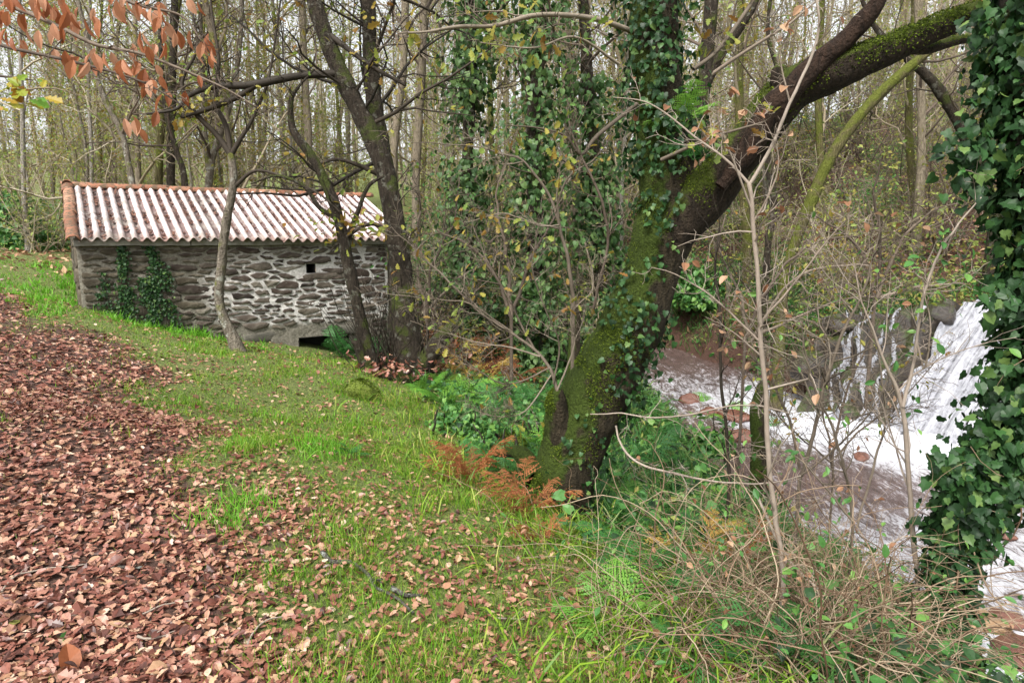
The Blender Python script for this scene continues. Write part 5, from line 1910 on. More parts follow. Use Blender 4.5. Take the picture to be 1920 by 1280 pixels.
def build_grass():
    rng = np.random.default_rng(72)
    mb = MB()

    def blades(x, y, h, mi, wide=1.0, tm=BLADE, tilt=0.35, per=5, rad=0.03):
        n = len(x)
        xx = np.repeat(x, per) + rng.normal(0, rad, n * per)
        yy = np.repeat(y, per) + rng.normal(0, rad, n * per)
        hh = np.repeat(h, per) * rng.uniform(0.5, 1.25, n * per)
        keep = stream_dist(xx, yy) > 0.15
        xx, yy, hh = xx[keep], yy[keep], hh[keep]
        k = len(xx)
        q = np.stack([xx, yy, G(xx, yy) - 0.005], -1)
        R = rot_from(np.tile(UP, (k, 1)) + rng.normal(0, tilt, (k, 3)) * np.array([1, 1, 0.2]), rng)
        scatter(mb, tm, q, R, np.stack([np.full(k, wide) * hh * rng.uniform(0.7, 1.3, k), hh, hh], -1), mi)

    for n, y0, y1, wd, hs_ in ((22000, 1.5, 4.6, 0.75, 0.9), (19000, 4.2, 8.0, 1.1, 0.9), (11000, 7.5, 13.0, 1.7, 1.0)):
        x, y = sample_ground(rng, n, y0, y1, 0.9, 1.2)
        ga, bs, wdst = grass_amount(x, y), bank_side(x, y), wall_dist(x, y)
        tuft = sstep(-0.1, 0.45, fbm(x * 2.3, y * 2.3, 5.0, 4))
        p = np.clip(ga * (0.4 + 0.8 * tuft), 0.015, 1)
        p = np.where(bs > 0.5, 0.2, p)
        p = np.where((y > 10) & (x > -5.5), 0.1, p)
        x, y = clean(x, y, rng.random(n) < p)
        wdst = wall_dist(x, y)
        h = (0.045 + 0.05 * sstep(0, 0.5, fbm(x * 2.3, y * 2.3, 5.0, 4)) + 0.05 * sstep(0.8, 0.1, wdst)) * hs_
        lush = (wdst < 1.3 + 0.4 * fbm(x, y)) | (rng.random(len(x)) < 0.12) | ((y > 9) & (x < -5))
        tm = BLADE if y1 < 5 else BLADE_S
        blades(x[lush], y[lush], h[lush] * 1.1, 1, wd, tm)
        blades(x[~lush], y[~lush], h[~lush], 0, wd, tm)
    # short turf between the tufts
    for n, y0, y1, wd in ((46000, 1.5, 5.0, 1.1), (38000, 4.6, 9.0, 1.7), (15000, 8.5, 13.0, 2.5)):
        x, y = sample_ground(rng, n, y0, y1, 0.9, 1.2)
        ga, bs = grass_amount(x, y), bank_side(x, y)
        p = np.where(bs > 0.4, 0.1, ga * sstep(-0.6, -0.05, fbm(x * 3.1, y * 3.1, 15.0, 3)))
        x, y = clean(x, y, (rng.random(n) < p) & ((y < 10) | (x < -5.5)))
        blades(x, y, rng.uniform(0.025, 0.065, len(x)), 0, wd, BLADE_S, 0.55, 2, 0.02)
    # a fresh tuft standing in the litter, taller grass along the edge of the bank
    for px, py, Y, n, r, h in ((440, 1010, 3.35, 34, 0.11, 0.09), (470, 985, 3.4, 20, 0.06, 0.12), (600, 880, 4.6, 40, 0.12, 0.11), (420, 1040, 3.2, 25, 0.06, 0.1), (620, 900, 4.4, 40, 0.14, 0.1), (150, 690, 6.0, 20, .2, .06)):
        p = P(px, py, Y)
        x, y = p[0] + rng.normal(0, r, n), p[1] + rng.normal(0, r, n)
        blades(x, y, np.full(n, h), 1, 0.7, BLADE, 0.4)
    x, y = sample_ground(rng, 9000, 1.6, 9.5, 0.9, 1.0)
    bs = bank_side(x, y)
    p = np.exp(-((bs - 0.05) / 0.42) ** 2) * (0.3 + 0.7 * sstep(-0.1, 0.4, fbm(x * 1.7, y * 1.7, 2.0)))
    x, y = clean(x, y, rng.random(9000) < p)
    blades(x, y, rng.uniform(0.12, 0.24, len(x)), 0, 0.9, BLADE_ARC, 0.3, 6, 0.04)
    # rank darker grass on the slope down to the water
    x, y = sample_ground(rng, 15000, 1.6, 10, 0.95, 0.9)
    bs = bank_side(x, y)
    p = sstep(0.2, 0.6, bs) * (0.2 + 0.8 * sstep(-0.2, 0.4, fbm(x * 1.3, y * 1.3, 8.0)))
    x, y = clean(x, y, rng.random(15000) < p * (x < 5.5))
    blades(x, y, rng.uniform(0.16, 0.36, len(x)), 2, 0.9, BLADE_ARC, 0.35, 5, 0.05)
    x = rng.uniform(0.5, 10, 26000)
    y = rng.uniform(3, 16, 26000)
    sdv = stream_dist(x, y)
    p = sstep(0.2, 0.45, sdv) * sstep(2.6, 1.2, sdv) * (0.15 + 0.85 * sstep(-0.2, 0.3, fbm(x * 1.1, y * 1.1, 12.0)))
    k = (rng.random(26000) < p) & ~((x > 4.8) & (y > 7.5) & (y < 11.35 - (x - 5.6) * 0.59))
    x, y = x[k], y[k]
    blades(x, y, rng.uniform(0.2, 0.42, len(x)), 2, 1.3, BLADE_ARC, 0.5, 4, 0.06)
    o = mb.build('grass', [M['grass'], M['grass_lush'], M['grass_dark']], smooth=False)
    tag(o, 'green grass growing through the leaves along the bank and wall', 'grass', None, 'stuff')


build_grass()


def build_cover():
    """Low ivy, seedlings and herbs on the slope to the stream."""
    rng = np.random.default_rng(73)
    mb = MB()
    x, y = sample_ground(rng, 54000, 1.6, 13, 0.95, 1.0)
    bs = bank_side(x, y)
    nn = fbm(x * 1.2 + 7, y * 1.2, 1.0, 4)
    p = sstep(0.1, 0.6, bs) * sstep(-0.25, 0.25, nn)
    p = np.where((y > 9.3) & (x < -1.6), 0, p)
    x, y = clean(x, y, rng.random(54000) < p)
    k = len(x)
    h = np.abs(rng.normal(0, 0.16, k)) + 0.02
    q = np.stack([x, y, G(x, y) + h], -1)
    R = rot_from(np.tile(UP, (k, 1)) + rng.normal(0, 0.55, (k, 3)) + np.array([0, -0.35, 0]), rng)
    s = rng.uniform(0.03, 0.065, k)
    dark = rng.random(k) < 0.5
    for a, tm in enumerate((IVY, OVAL)):
        for mi in (0, 1):
            sel = (np.arange(k) % 2 == a) & (dark == bool(mi))
            scatter(mb, tm, q[sel], R[sel], s[sel], mi)
    x = rng.uniform(0.3, 12.5, 30000)
    y = rng.uniform(3, 19, 30000)
    sdv = stream_dist(x, y)
    k = (sdv > 0.2) & (sdv < 4.0) & (rng.random(30000) < 0.25 + 0.75 * sstep(-0.15, 0.25, fbm(x * 1.3, y * 1.3, 22.0))) & ~((x > 4.8) & (y > 7.5) & (y < 11.35 - (x - 5.6) * 0.59))
    x, y = x[k], y[k]
    k = len(x)
    q = np.stack([x, y, G(x, y) + np.abs(rng.normal(0, 0.14, k))], -1)
    R = rot_from(rng.normal(0, 0.6, (k, 3)) + np.array([0, -0.6, 1.0]), rng)
    for mi in (0, 1, 2):
        sel = np.arange(k) % 3 == mi
        scatter(mb, IVY2 if mi < 2 else DIAM, q[sel], R[sel], rng.uniform(0.04, 0.09, sel.sum()), mi)
    # far bank and hillside bushes' leaves near the ground
    x, y = sample_ground(rng, 52000, 9, 26, 0.9, 1.0)
    nn = fbm(x * 0.6 + 2, y * 0.6, 4.0, 4)
    x, y = clean(x, y, (rng.random(52000) < sstep(-0.25, 0.3, nn)) & (x > -2.0) & ~((y < 12) & (x < 0.5)))
    k = len(x)
    q = np.stack([x, y, G(x, y) + np.abs(rng.normal(0, 0.4, k))], -1)
    scatter(mb, DIAM, q, rot_from(rng.normal(0, 0.7, (k, 3)) + UP, rng), rng.uniform(0.06, 0.14, k), 2)
    o = mb.build('ground_cover', [M['green'], M['ivy'], M['olive']], smooth=False)
    tag(o, 'low ivy and leafy herbs covering the slope to the stream', 'ground cover', None, 'stuff')


build_cover()


# ------------------------------------------------------------------ ferns
def frond_mesh(name, mat, pairs=17, arch=0.75, curl=0.0, seed=0, dead=False):
    rng = np.random.default_rng(seed)
    mb = MB()
    t = np.linspace(0, 1, 14)
    rach = np.stack([0.04 * np.sin(t * 4 + seed), t * (1 - 0.1 * t), arch * (t - (0.62 + 0.2 * curl) * t * t)], -1)
    tube(mb, rach, np.linspace(0.008, 0.002, 14), 3)
    for k in range(pairs):
        f = 0.22 + 0.77 * k / pairs
        i = f * 13
        a = int(i)
        p = rach[a] + (rach[min(a + 1, 13)] - rach[a]) * (i - a)
        tg = unit(rach[min(a + 1, 13)] - rach[a])
        ln = 0.30 * math.sin(math.pi * (0.16 + 0.84 * (1 - (f - 0.22) / 0.78)) * 0.62) * rng.uniform(0.85, 1.1)
        for sgn in (-1, 1):
            if dead and rng.random() < 0.22:
                continue
            if dead:
                ln = ln * rng.uniform(0.6, 1.15)
            out = unit(np.array([sgn, 0, 0]) + tg * (0.45 + (0.35 if dead else 0)) + rng.normal(0, 0.3 if dead else 0.07, 3) + np.array([0, 0, -0.25 - curl]))
            nrm = unit(np.cross(out, tg) * -sgn)
            m = 6
            for j in range(m):
                g = (j + 0.3) / m
                w_ = 0.055 * (1 - g * 0.8) * (0.6 + ln) * (rng.uniform(0.25, 1.3) if dead else 1)
                b0 = p + out * ln * g
                b1 = p + out * ln * (g + 0.9 / m)
                for sd_ in (-1, 1):
                    tip = (b0 + b1) / 2 + tg * sd_ * w_ + out * ln * 0.06 - nrm * curl * w_ * 1.2 + rng.normal(0, 0.003, 3)
                    mb.add([b0, b1, tip], None, [(0, 1, 2)])
            mb.add([p + out * ln * 0.92, p + out * ln * 1.04, p + out * ln * 0.95 + tg * 0.01], None, [(0, 1, 2)])
    return mb.mesh(name, mat, smooth=False)


FR = {k: [frond_mesh('frond', M[k], 17 if k[0] == 'f' else 20, ar, cu, sd_, k[0] == 'b') for ar, cu, sd_ in ((0.75, 0.0 + e, 1), (1.0, 0.1 + e, 2), (0.5, 0.05 + e, 3))] for k, e in (('fern', 0.0), ('fern_bright', 0.0), ('bracken', 0.25), ('bracken_y', 0.12))}


def fern(label, px, py, Y, size, kind, n, seed, name='fern', dz=None, tilt=0.0):
    rng = np.random.default_rng(seed)
    p = P(px, py, Y)
    z = g1(p[0], p[1]) if dz is None else p[2]
    root = thing(name, label, 'fern', (p[0], p[1], z))
    for k in range(n):
        o = obj('frond', FR[kind][k % 3], root)
        s = size * rng.uniform(0.7, 1.15)
        o.scale = (s, s, s * rng.uniform(0.8, 1.3))
        o.rotation_euler = (rng.uniform(-0.15, 0.45) + tilt + (0.3 if name == 'bracken' else 0), rng.normal(0, 0.15), k * 2 * math.pi / n + rng.normal(0, 0.35))
    return root


for args in (
        ('rusty dead bracken beside the foot of the leaning trunk', 985, 990, 3.95, 0.40, 'bracken', 11, 1, 'bracken'),
        ('orange dead bracken clump uphill of the leaning trunk foot', 880, 905, 4.45, 0.46, 'bracken', 10, 2, 'bracken'),
        ('small rusty bracken at the grass edge below the trunk', 1010, 1050, 3.45, 0.26, 'bracken', 7, 3, 'bracken'),
        ('yellowing bracken among the brambles below the sapling', 1310, 1040, 3.5, 0.40, 'bracken_y', 9, 4, 'bracken'),
        ('brown bracken behind the yellowing bracken', 1385, 1040, 3.75, 0.45, 'bracken', 6, 5, 'bracken'),
        ('yellow-brown bracken high on the bank by the ivy trunk', 1790, 470, 10.5, 0.95, 'bracken_y', 9, 6, 'bracken'),
        ('rusty bracken on the slope above the waterfall', 1830, 510, 10.0, 0.8, 'bracken', 8, 7, 'bracken'),
        ('rusty bracken patch behind the multi-stemmed tree', 850, 560, 11.5, 1.0, 'bracken', 9, 8, 'bracken'),
        ('green fern under the water outlet of the mill', 640, 655, 10.6, 0.60, 'fern', 8, 9),
        ('green fern at the corner of the mill wall', 690, 640, 10.7, 0.60, 'fern', 7, 10),
        ('bright green fern below the multi-stemmed tree', 835, 735, 7.6, 0.50, 'fern_bright', 9, 11),
        ('bright fern beside the ditch right of the multi-stemmed tree', 800, 715, 8.0, 0.40, 'fern_bright', 7, 12),
        ('pale green fern in the dark ditch', 935, 725, 7.6, 0.55, 'fern', 8, 13),
        ('fern at the back of the ditch under the bare twigs', 990, 690, 8.5, 0.6, 'fern', 8, 14),
        ('fern against the right side of the leaning trunk foot', 1130, 960, 4.5, 0.45, 'fern', 8, 15),
        ('fern hanging over the rapids behind the leaning trunk', 1215, 790, 6.6, 0.55, 'fern', 9, 16),
        ('bright fern on the bank below the narrow rapids', 1275, 870, 5.6, 0.45, 'fern_bright', 9, 17),
        ('feathery green fern in front of the brambles', 1230, 1130, 3.0, 0.42, 'fern', 8, 18),
        ('broad fern by the yellowing bracken', 1190, 1080, 3.3, 0.40, 'fern', 7, 19),
        ('small fern in the grass near the picture bottom', 1290, 1230, 2.45, 0.30, 'fern', 6, 20),
        ('fern on the far bank above the rapids', 1330, 640, 10.5, 0.8, 'fern_bright', 8, 21),
        ('fern on the far bank right of the mossy stump', 1500, 660, 9.6, 0.6, 'fern', 7, 22),
        ('yellow-green fern at the edge of the ditch below the bare shrub', 870, 690, 8.2, 0.55, 'fern_bright', 8, 31),
        ('dull brown bracken between the ivy trees', 950, 620, 10.2, 0.9, 'bracken', 8, 32, 'bracken'),
        ('green fern in front of the ivy mound', 1040, 660, 8.0, 0.6, 'fern', 8, 33),
        ('yellowing bracken behind the bare shrub', 905, 630, 9.6, 0.8, 'bracken_y', 8, 34, 'bracken'),
        ('fern between the leaning trunk and the fallen branch', 1180, 900, 4.7, 0.4, 'fern_bright', 7, 35),
        ('fern at the foot of the pale sapling', 1420, 1010, 3.3, 0.36, 'fern', 7, 36),
        ('bright fern low on the bank right of the yellowing bracken', 1350, 980, 4.0, 0.42, 'fern_bright', 8, 37),
        ('small green fern in the leafy grass', 660, 890, 4.55, 0.16, 'fern', 7, 25)):
    fern(*args)
fern('fern growing on the ivy-covered upper stem of the leaning tree', 1285, 235, 4.55, 0.34, 'fern_bright', 7, 23, 'fern', 1)
fern('small fern on the fork of the leaning tree', 1300, 300, 4.5, 0.25, 'fern', 6, 24, 'fern', 1)


# ------------------------------------------------------------------ shrubs, saplings, brambles
def shrub(name, label, cat, stems, twig, leaf=None, n=9, levels=2, lf=0.3, lfrac=0.1, lsize=0.06, seed=0, tm=OVAL, rmin=0.0014, up=0.04, drop=True, wob=0.22, t0=0.2, ratio=0.3, lmax=9, thick=0.6):
    rng = np.random.default_rng(seed)
    c0 = path(stems[0])[0][0]
    gz = g1(c0[0], c0[1])
    base = np.array([c0[0], c0[1], gz if drop else c0[2]])
    root = thing(name, label, cat, base)
    mb = MB()
    tips = []
    for k, rows in enumerate(stems):
        c, r = path(rows, len(rows) * 7)
        r = np.maximum(r * thick, rmin)
        c = c + 0.02 * np.stack([fbm(c[:, 2] * 5 + k, c[:, 0] * 5, 1.0), fbm(c[:, 2] * 5, c[:, 0] * 5 + k, 5.0), fbm(c[:, 0] * 5, c[:, 1] + k, 8.0)], -1) * (c[:, 1:2] / 4)
        if k == 0 and drop and c[0][2] > gz:
            c = np.vstack([[c[0][0], c[0][1], gz - 0.05], c])
            r = np.r_[r[0], r]
        tube(mb, c, r, 7 if r.max() > 0.008 else 5, 0, 0.12, fq=20)
        sprout(mb, rng, c, r, levels, int(n * (1.35 if levels < 3 else 0.62)), ratio, t0, 1, up, (30, 75), 0, wob, tips, rmin, lmax=lmax)
    mb.build('branches', M[twig], root, origin=base)
    if leaf:
        k = max(1, int(len(tips) * lfrac))
        if k > 70:
            lb = MB()
            leaves_at(lb, rng, tips, tm, lsize, lfrac, 0, 0.01, 0.8)
            tag(lb.build('foliage', M[leaf], root, smooth=False, origin=base), kind='stuff')
        else:
            lb = MB()
            lb.add(tm[0], None, tm[1])
            if leaf not in SINGLE:
                m = M[leaf].copy()
                t = m.node_tree
                for nd in list(t.nodes):
                    if nd.type == 'NEW_GEOMETRY':
                        oi = t.nodes.new('ShaderNodeObjectInfo')
                        for lk in list(nd.outputs['Random Per Island'].links):
                            t.links.new(oi.outputs['Random'], lk.to_socket)
                SINGLE[leaf] = m
            me = lb.mesh('leaf', SINGLE[leaf], smooth=False)
            for i in rng.integers(0, len(tips), k):
                d = np.array([tips[i][1] + rng.normal(0, 0.5, 3) + np.array([0, 0, -0.8])])
                R = rot_dir(d, rng.normal(0, 0.7, (1, 3)) + np.array([[0, -0.5, 1.0]]))[0]
                mt = np.eye(4)
                mt[:3, :3] = R * lsize * rng.uniform(0.7, 1.25)
                mt[:3, 3] = tips[i][0] - base
                obj('leaf', me, root).matrix_local = Matrix(mt.tolist())
    return root


SINGLE = {}
shrub('sapling', 'pale forked sapling with a few dead leaves before the waterfall', 'sapling',
      [[(1470, 1080, 9, 2.75), (1452, 960, 8.5, 2.75), (1440, 820, 8, 2.75), (1428, 650, 7.5, 2.75), (1418, 480, 7, 2.75), (1405, 345, 6.5, 2.75)],
       [(1405, 350, 6, 2.75), (1440, 290, 5.5, 2.72), (1480, 195, 5, 2.7), (1520, 112, 4.5, 2.68), (1536, 55, 4, 2.66), (1528, -5, 3.5, 2.65), (1500, -120, 2, 2.65)],
       [(1404, 348, 5, 2.75), (1370, 310, 4, 2.8), (1320, 270, 3.5, 2.85), (1280, 240, 3, 2.9), (1210, 195, 2, 2.95), (1150, 185, 1.2, 3.0)],
       [(1410, 390, 4, 2.75), (1375, 300, 3, 2.7), (1350, 240, 2, 2.65), (1340, 190, 1, 2.6)],
       [(1412, 420, 4, 2.75), (1450, 340, 2.5, 2.7), (1455, 280, 1.5, 2.7), (1420, 200, 1, 2.7)],
       [(1430, 600, 4, 2.75), (1500, 520, 3, 2.7), (1560, 440, 2, 2.65), (1600, 400, 1, 2.6)],
       [(1428, 640, 4, 2.75), (1340, 560, 3, 2.8), (1280, 520, 2, 2.85), (1220, 500, 1, 2.9)],
       [(1480, 190, 3, 2.7), (1465, 110, 2, 2.68), (1480, 60, 1.2, 2.66)]], 'sapling', 'deadleaf', 8, 2, 0.3, 0.09, 0.042, 301, OAK3, 0.0012)
shrub('sapling', 'brown sapling with paired stems right of the pool', 'sapling',
      [[(1722, 1080, 9, 3.1), (1712, 960, 8, 3.1), (1703, 850, 7.5, 3.1), (1692, 750, 7, 3.1), (1668, 690, 5, 3.1), (1645, 640, 4, 3.1), (1610, 560, 2.5, 3.1), (1600, 480, 1.5, 3.1)],
       [(1695, 760, 6, 3.1), (1712, 680, 5, 3.08), (1722, 600, 4.5, 3.05), (1742, 520, 4, 3.02), (1790, 430, 3, 3.0), (1840, 370, 2, 2.95)],
       [(1716, 640, 4, 3.08), (1730, 690, 3, 3.05), (1742, 620, 2.5, 3.0), (1735, 540, 1.5, 3.0)]], 'sapling', 'green', 9, 2, 0.3, 0.1, 0.05, 302, OVAL, 0.0012)
shrub('sapling', 'thin black stem crossing the narrow rapids', 'sapling',
      [[(1362, 960, 6, 4.2), (1365, 870, 6, 4.2), (1358, 780, 5.5, 4.2), (1350, 680, 5, 4.2), (1350, 580, 4.5, 4.2), (1340, 500, 3.5, 4.2), (1352, 420, 2, 4.2)]], 'twig_dark', 'green', 9, 2, 0.25, 0.1, 0.05, 303)
shrub('bare_shrub', 'bare pale shrub leaning over the cascade', 'shrub',
      [[(1500, 900, 6, 4.0), (1530, 800, 6, 4.0), (1552, 700, 5.5, 4.0), (1580, 630, 5, 4.0), (1612, 560, 4, 4.0), (1640, 480, 3, 4.0), (1650, 400, 1.5, 4.0)],
       [(1500, 880, 5, 4.0), (1480, 780, 4.5, 4.0), (1440, 690, 4, 4.0), (1420, 620, 3, 4.0), (1380, 560, 2, 4.0)],
       [(1540, 780, 4, 4.0), (1500, 700, 3, 3.9), (1440, 650, 2.5, 3.8), (1370, 640, 1.5, 3.7)],
       [(1500, 890, 4, 4.0), (1580, 830, 3, 3.9), (1640, 760, 2.5, 3.8), (1690, 660, 1.5, 3.8)]], 'twig_pale', 'deadleaf', 14, 2, 0.3, 0.05, 0.05, 304)
shrub('bare_shrub', 'tangled pale shrub right above the brambles', 'shrub',
      [[(1600, 1000, 5, 3.4), (1590, 900, 5, 3.4), (1560, 800, 4, 3.4), (1520, 700, 3, 3.4), (1500, 600, 2, 3.4)],
       [(1605, 990, 4, 3.4), (1640, 880, 4, 3.4), (1660, 760, 3, 3.4), (1640, 640, 2, 3.4), (1600, 560, 1, 3.4)],
       [(1600, 980, 4, 3.4), (1540, 900, 3, 3.3), (1480, 850, 2.5, 3.2), (1400, 830, 1.5, 3.1)]], 'twig_pale', 'green', 14, 2, 0.3, 0.08, 0.045, 305)
shrub('bare_shrub', 'thorny tangle of brown twigs on the bank below the mossy limb', 'shrub',
      [[(1400, 640, 5, 6.5), (1430, 560, 4.5, 6.5), (1480, 490, 4, 6.5), (1540, 450, 3, 6.5), (1620, 440, 1.5, 6.5)],
       [(1405, 630, 5, 6.5), (1380, 540, 4, 6.5), (1350, 470, 3, 6.5), (1360, 400, 2, 6.5)],
       [(1410, 630, 5, 6.5), (1500, 590, 4, 6.5), (1600, 560, 3, 6.5), (1700, 560, 1.5, 6.5)],
       [(1410, 640, 5, 6.5), (1470, 540, 4, 6.4), (1550, 500, 3, 6.3), (1640, 500, 2, 6.2)]], 'twig', 'autumn', 20, 3, 0.35, 0.06, 0.06, 306, OVAL, 0.0018, lmax=0.9)
shrub('bare_shrub', 'bushy twigs on the far bank above the cascade', 'shrub',
      [[(1640, 560, 6, 9.8), (1620, 480, 5, 9.8), (1560, 420, 3, 9.8), (1500, 400, 2, 9.8)], [(1640, 560, 6, 9.8), (1680, 470, 5, 9.8), (1740, 400, 3, 9.8), (1800, 380, 2, 9.8)],
       [(1640, 560, 6, 9.8), (1650, 460, 5, 9.8), (1640, 360, 3, 9.8), (1660, 280, 2, 9.8)], [(1640, 560, 5, 9.8), (1720, 540, 4, 9.7), (1800, 530, 2, 9.6)], [(1640, 560, 5, 9.8), (1570, 540, 4, 9.7), (1500, 560, 2, 9.6)]],
      'twig', 'olive', 22, 3, 0.35, 0.2, 0.08, 307, DIAM, 0.0025, lmax=1.2)
shrub('bare_shrub', 'wide bare shrub of pale twigs fanning left from the leaning trunk', 'shrub',
      [[(1046, 735, 9, 4.37), (1030, 690, 8, 4.4), (1002, 655, 7, 4.45), (960, 625, 6, 4.5), (905, 590, 5, 4.6), (865, 548, 4.5, 4.65), (815, 505, 4, 4.7), (780, 470, 3, 4.75), (735, 425, 1.5, 4.8)],
       [(1000, 655, 6, 4.45), (965, 580, 4, 4.5), (930, 520, 3, 4.5), (900, 460, 2.5, 4.55), (880, 400, 1.5, 4.6)],
       [(1010, 665, 5, 4.42), (940, 650, 3.5, 4.4), (880, 640, 2.5, 4.4), (820, 620, 2, 4.4), (770, 600, 1, 4.4)],
       [(1030, 690, 5, 4.4), (960, 720, 3.5, 4.35), (900, 700, 2.5, 4.3), (830, 650, 1.5, 4.3)],
       [(1040, 720, 5, 4.37), (1050, 650, 4, 4.35), (1020, 580, 3, 4.3), (1000, 500, 2.5, 4.3), (1010, 420, 1.5, 4.3)],
       [(1048, 730, 5, 4.37), (1075, 650, 4, 4.3), (1070, 590, 3, 4.25), (1110, 540, 2.5, 4.2), (1100, 470, 1.5, 4.2)],
       [(960, 625, 4, 4.5), (880, 570, 3, 4.45), (800, 560, 2.2, 4.4), (700, 545, 1.2, 4.4)],
       [(1035, 700, 4, 4.4), (985, 770, 3, 4.3), (930, 780, 2, 4.25), (870, 760, 1.2, 4.2)]],
      'twig_pale', 'autumn', 15, 2, 0.3, 0.05, 0.055, 308, OAK, 0.0013, drop=False, thick=0.42)
shrub('bare_shrub', 'tall thin dark shoot left of the leaning trunk', 'shrub',
      [[(1110, 590, 5, 4.45), (1128, 500, 4.5, 4.4), (1140, 440, 4.5, 4.35), (1115, 350, 4, 4.3), (1075, 260, 3, 4.3), (1060, 200, 1.5, 4.3)]], 'twig', 'green', 10, 2, 0.3, 0.08, 0.05, 309, drop=False)
shrub('bare_shrub', 'pale dead branching stem before the ivy trees', 'shrub',
      [[(1075, 560, 9, 6.6), (1062, 480, 8, 6.6), (1048, 420, 7, 6.6), (1020, 350, 6, 6.6), (985, 305, 5, 6.6), (940, 290, 4, 6.6), (880, 275, 3, 6.6), (830, 270, 2.5, 6.6), (770, 268, 1.5, 6.6)],
       [(1040, 400, 5, 6.6), (1060, 340, 4, 6.5), (1110, 300, 3, 6.5), (1150, 250, 2, 6.5)],
       [(1050, 430, 5, 6.6), (1000, 420, 4, 6.5), (940, 400, 3, 6.4), (880, 420, 2, 6.4)]], 'twig_pale', 'autumn', 18, 3, 0.33, 0.07, 0.075, 310, OAK, 0.0018, lmax=0.9, thick=0.42)
shrub('bare_shrub', 'brown twiggy shrub in front of the ivy trees', 'shrub',
      [[(960, 600, 6, 9), (930, 520, 5, 9), (880, 460, 4, 9), (820, 430, 2, 9)], [(960, 600, 6, 9), (990, 500, 5, 9), (1030, 420, 3, 9), (1060, 360, 2, 9)], [(960, 600, 6, 9), (950, 480, 5, 9), (930, 380, 3, 9), (950, 300, 2, 9)]],
      'twig', 'olive', 20, 3, 0.35, 0.1, 0.07, 311, OAK, 0.0024, lmax=1.1)
shrub('bare_shrub', 'light twiggy shrub right beside the mill end wall', 'shrub',
      [[(800, 600, 5, 10.5), (810, 500, 4, 10.5), (850, 420, 3, 10.5), (860, 330, 2, 10.5)], [(800, 600, 5, 10.5), (780, 480, 4, 10.5), (790, 380, 3, 10.5), (770, 300, 2, 10.5)], [(805, 580, 5, 10.5), (850, 530, 4, 10.5), (900, 500, 2, 10.5)]],
      'twig', 'green', 18, 3, 0.35, 0.2, 0.08, 312, DIAM, 0.0026, lmax=1.1)


def hanging_twig(name, label, rows, twig, seed, leaf=None):
    shrub(name, label, 'branch', [rows], twig, leaf, 8, 2, 0.2, 0.1, 0.05, seed, OVAL, 0.0014, 0.0, False, ratio=0.22)


hanging_twig('fallen_branch', 'long pale bare branch reaching from the leaning trunk to the brambles', [(1155, 800, 3, 3.9), (1165, 830, 3.5, 3.85), (1195, 865, 4, 3.75), (1270, 888, 4, 3.6), (1350, 905, 3.5, 3.4), (1440, 905, 3, 3.2), (1500, 890, 2, 3.1)], 'sapling', 331)
hanging_twig('fallen_branch', 'thin pale branch lying across the leaning trunk towards the rapids', [(1106, 775, 2, 3.9), (1160, 776, 2.5, 3.8), (1230, 782, 3, 3.7), (1300, 775, 3, 3.5), (1400, 760, 2.5, 3.4), (1470, 770, 2, 3.3)], 'sapling', 332)
hanging_twig('fallen_branch', 'pale branch bending down into the yellowing bracken', [(1420, 930, 5, 3.0), (1450, 1000, 5, 2.95), (1480, 1050, 5, 2.9), (1530, 1100, 4.5, 2.85)], 'sapling', 333)


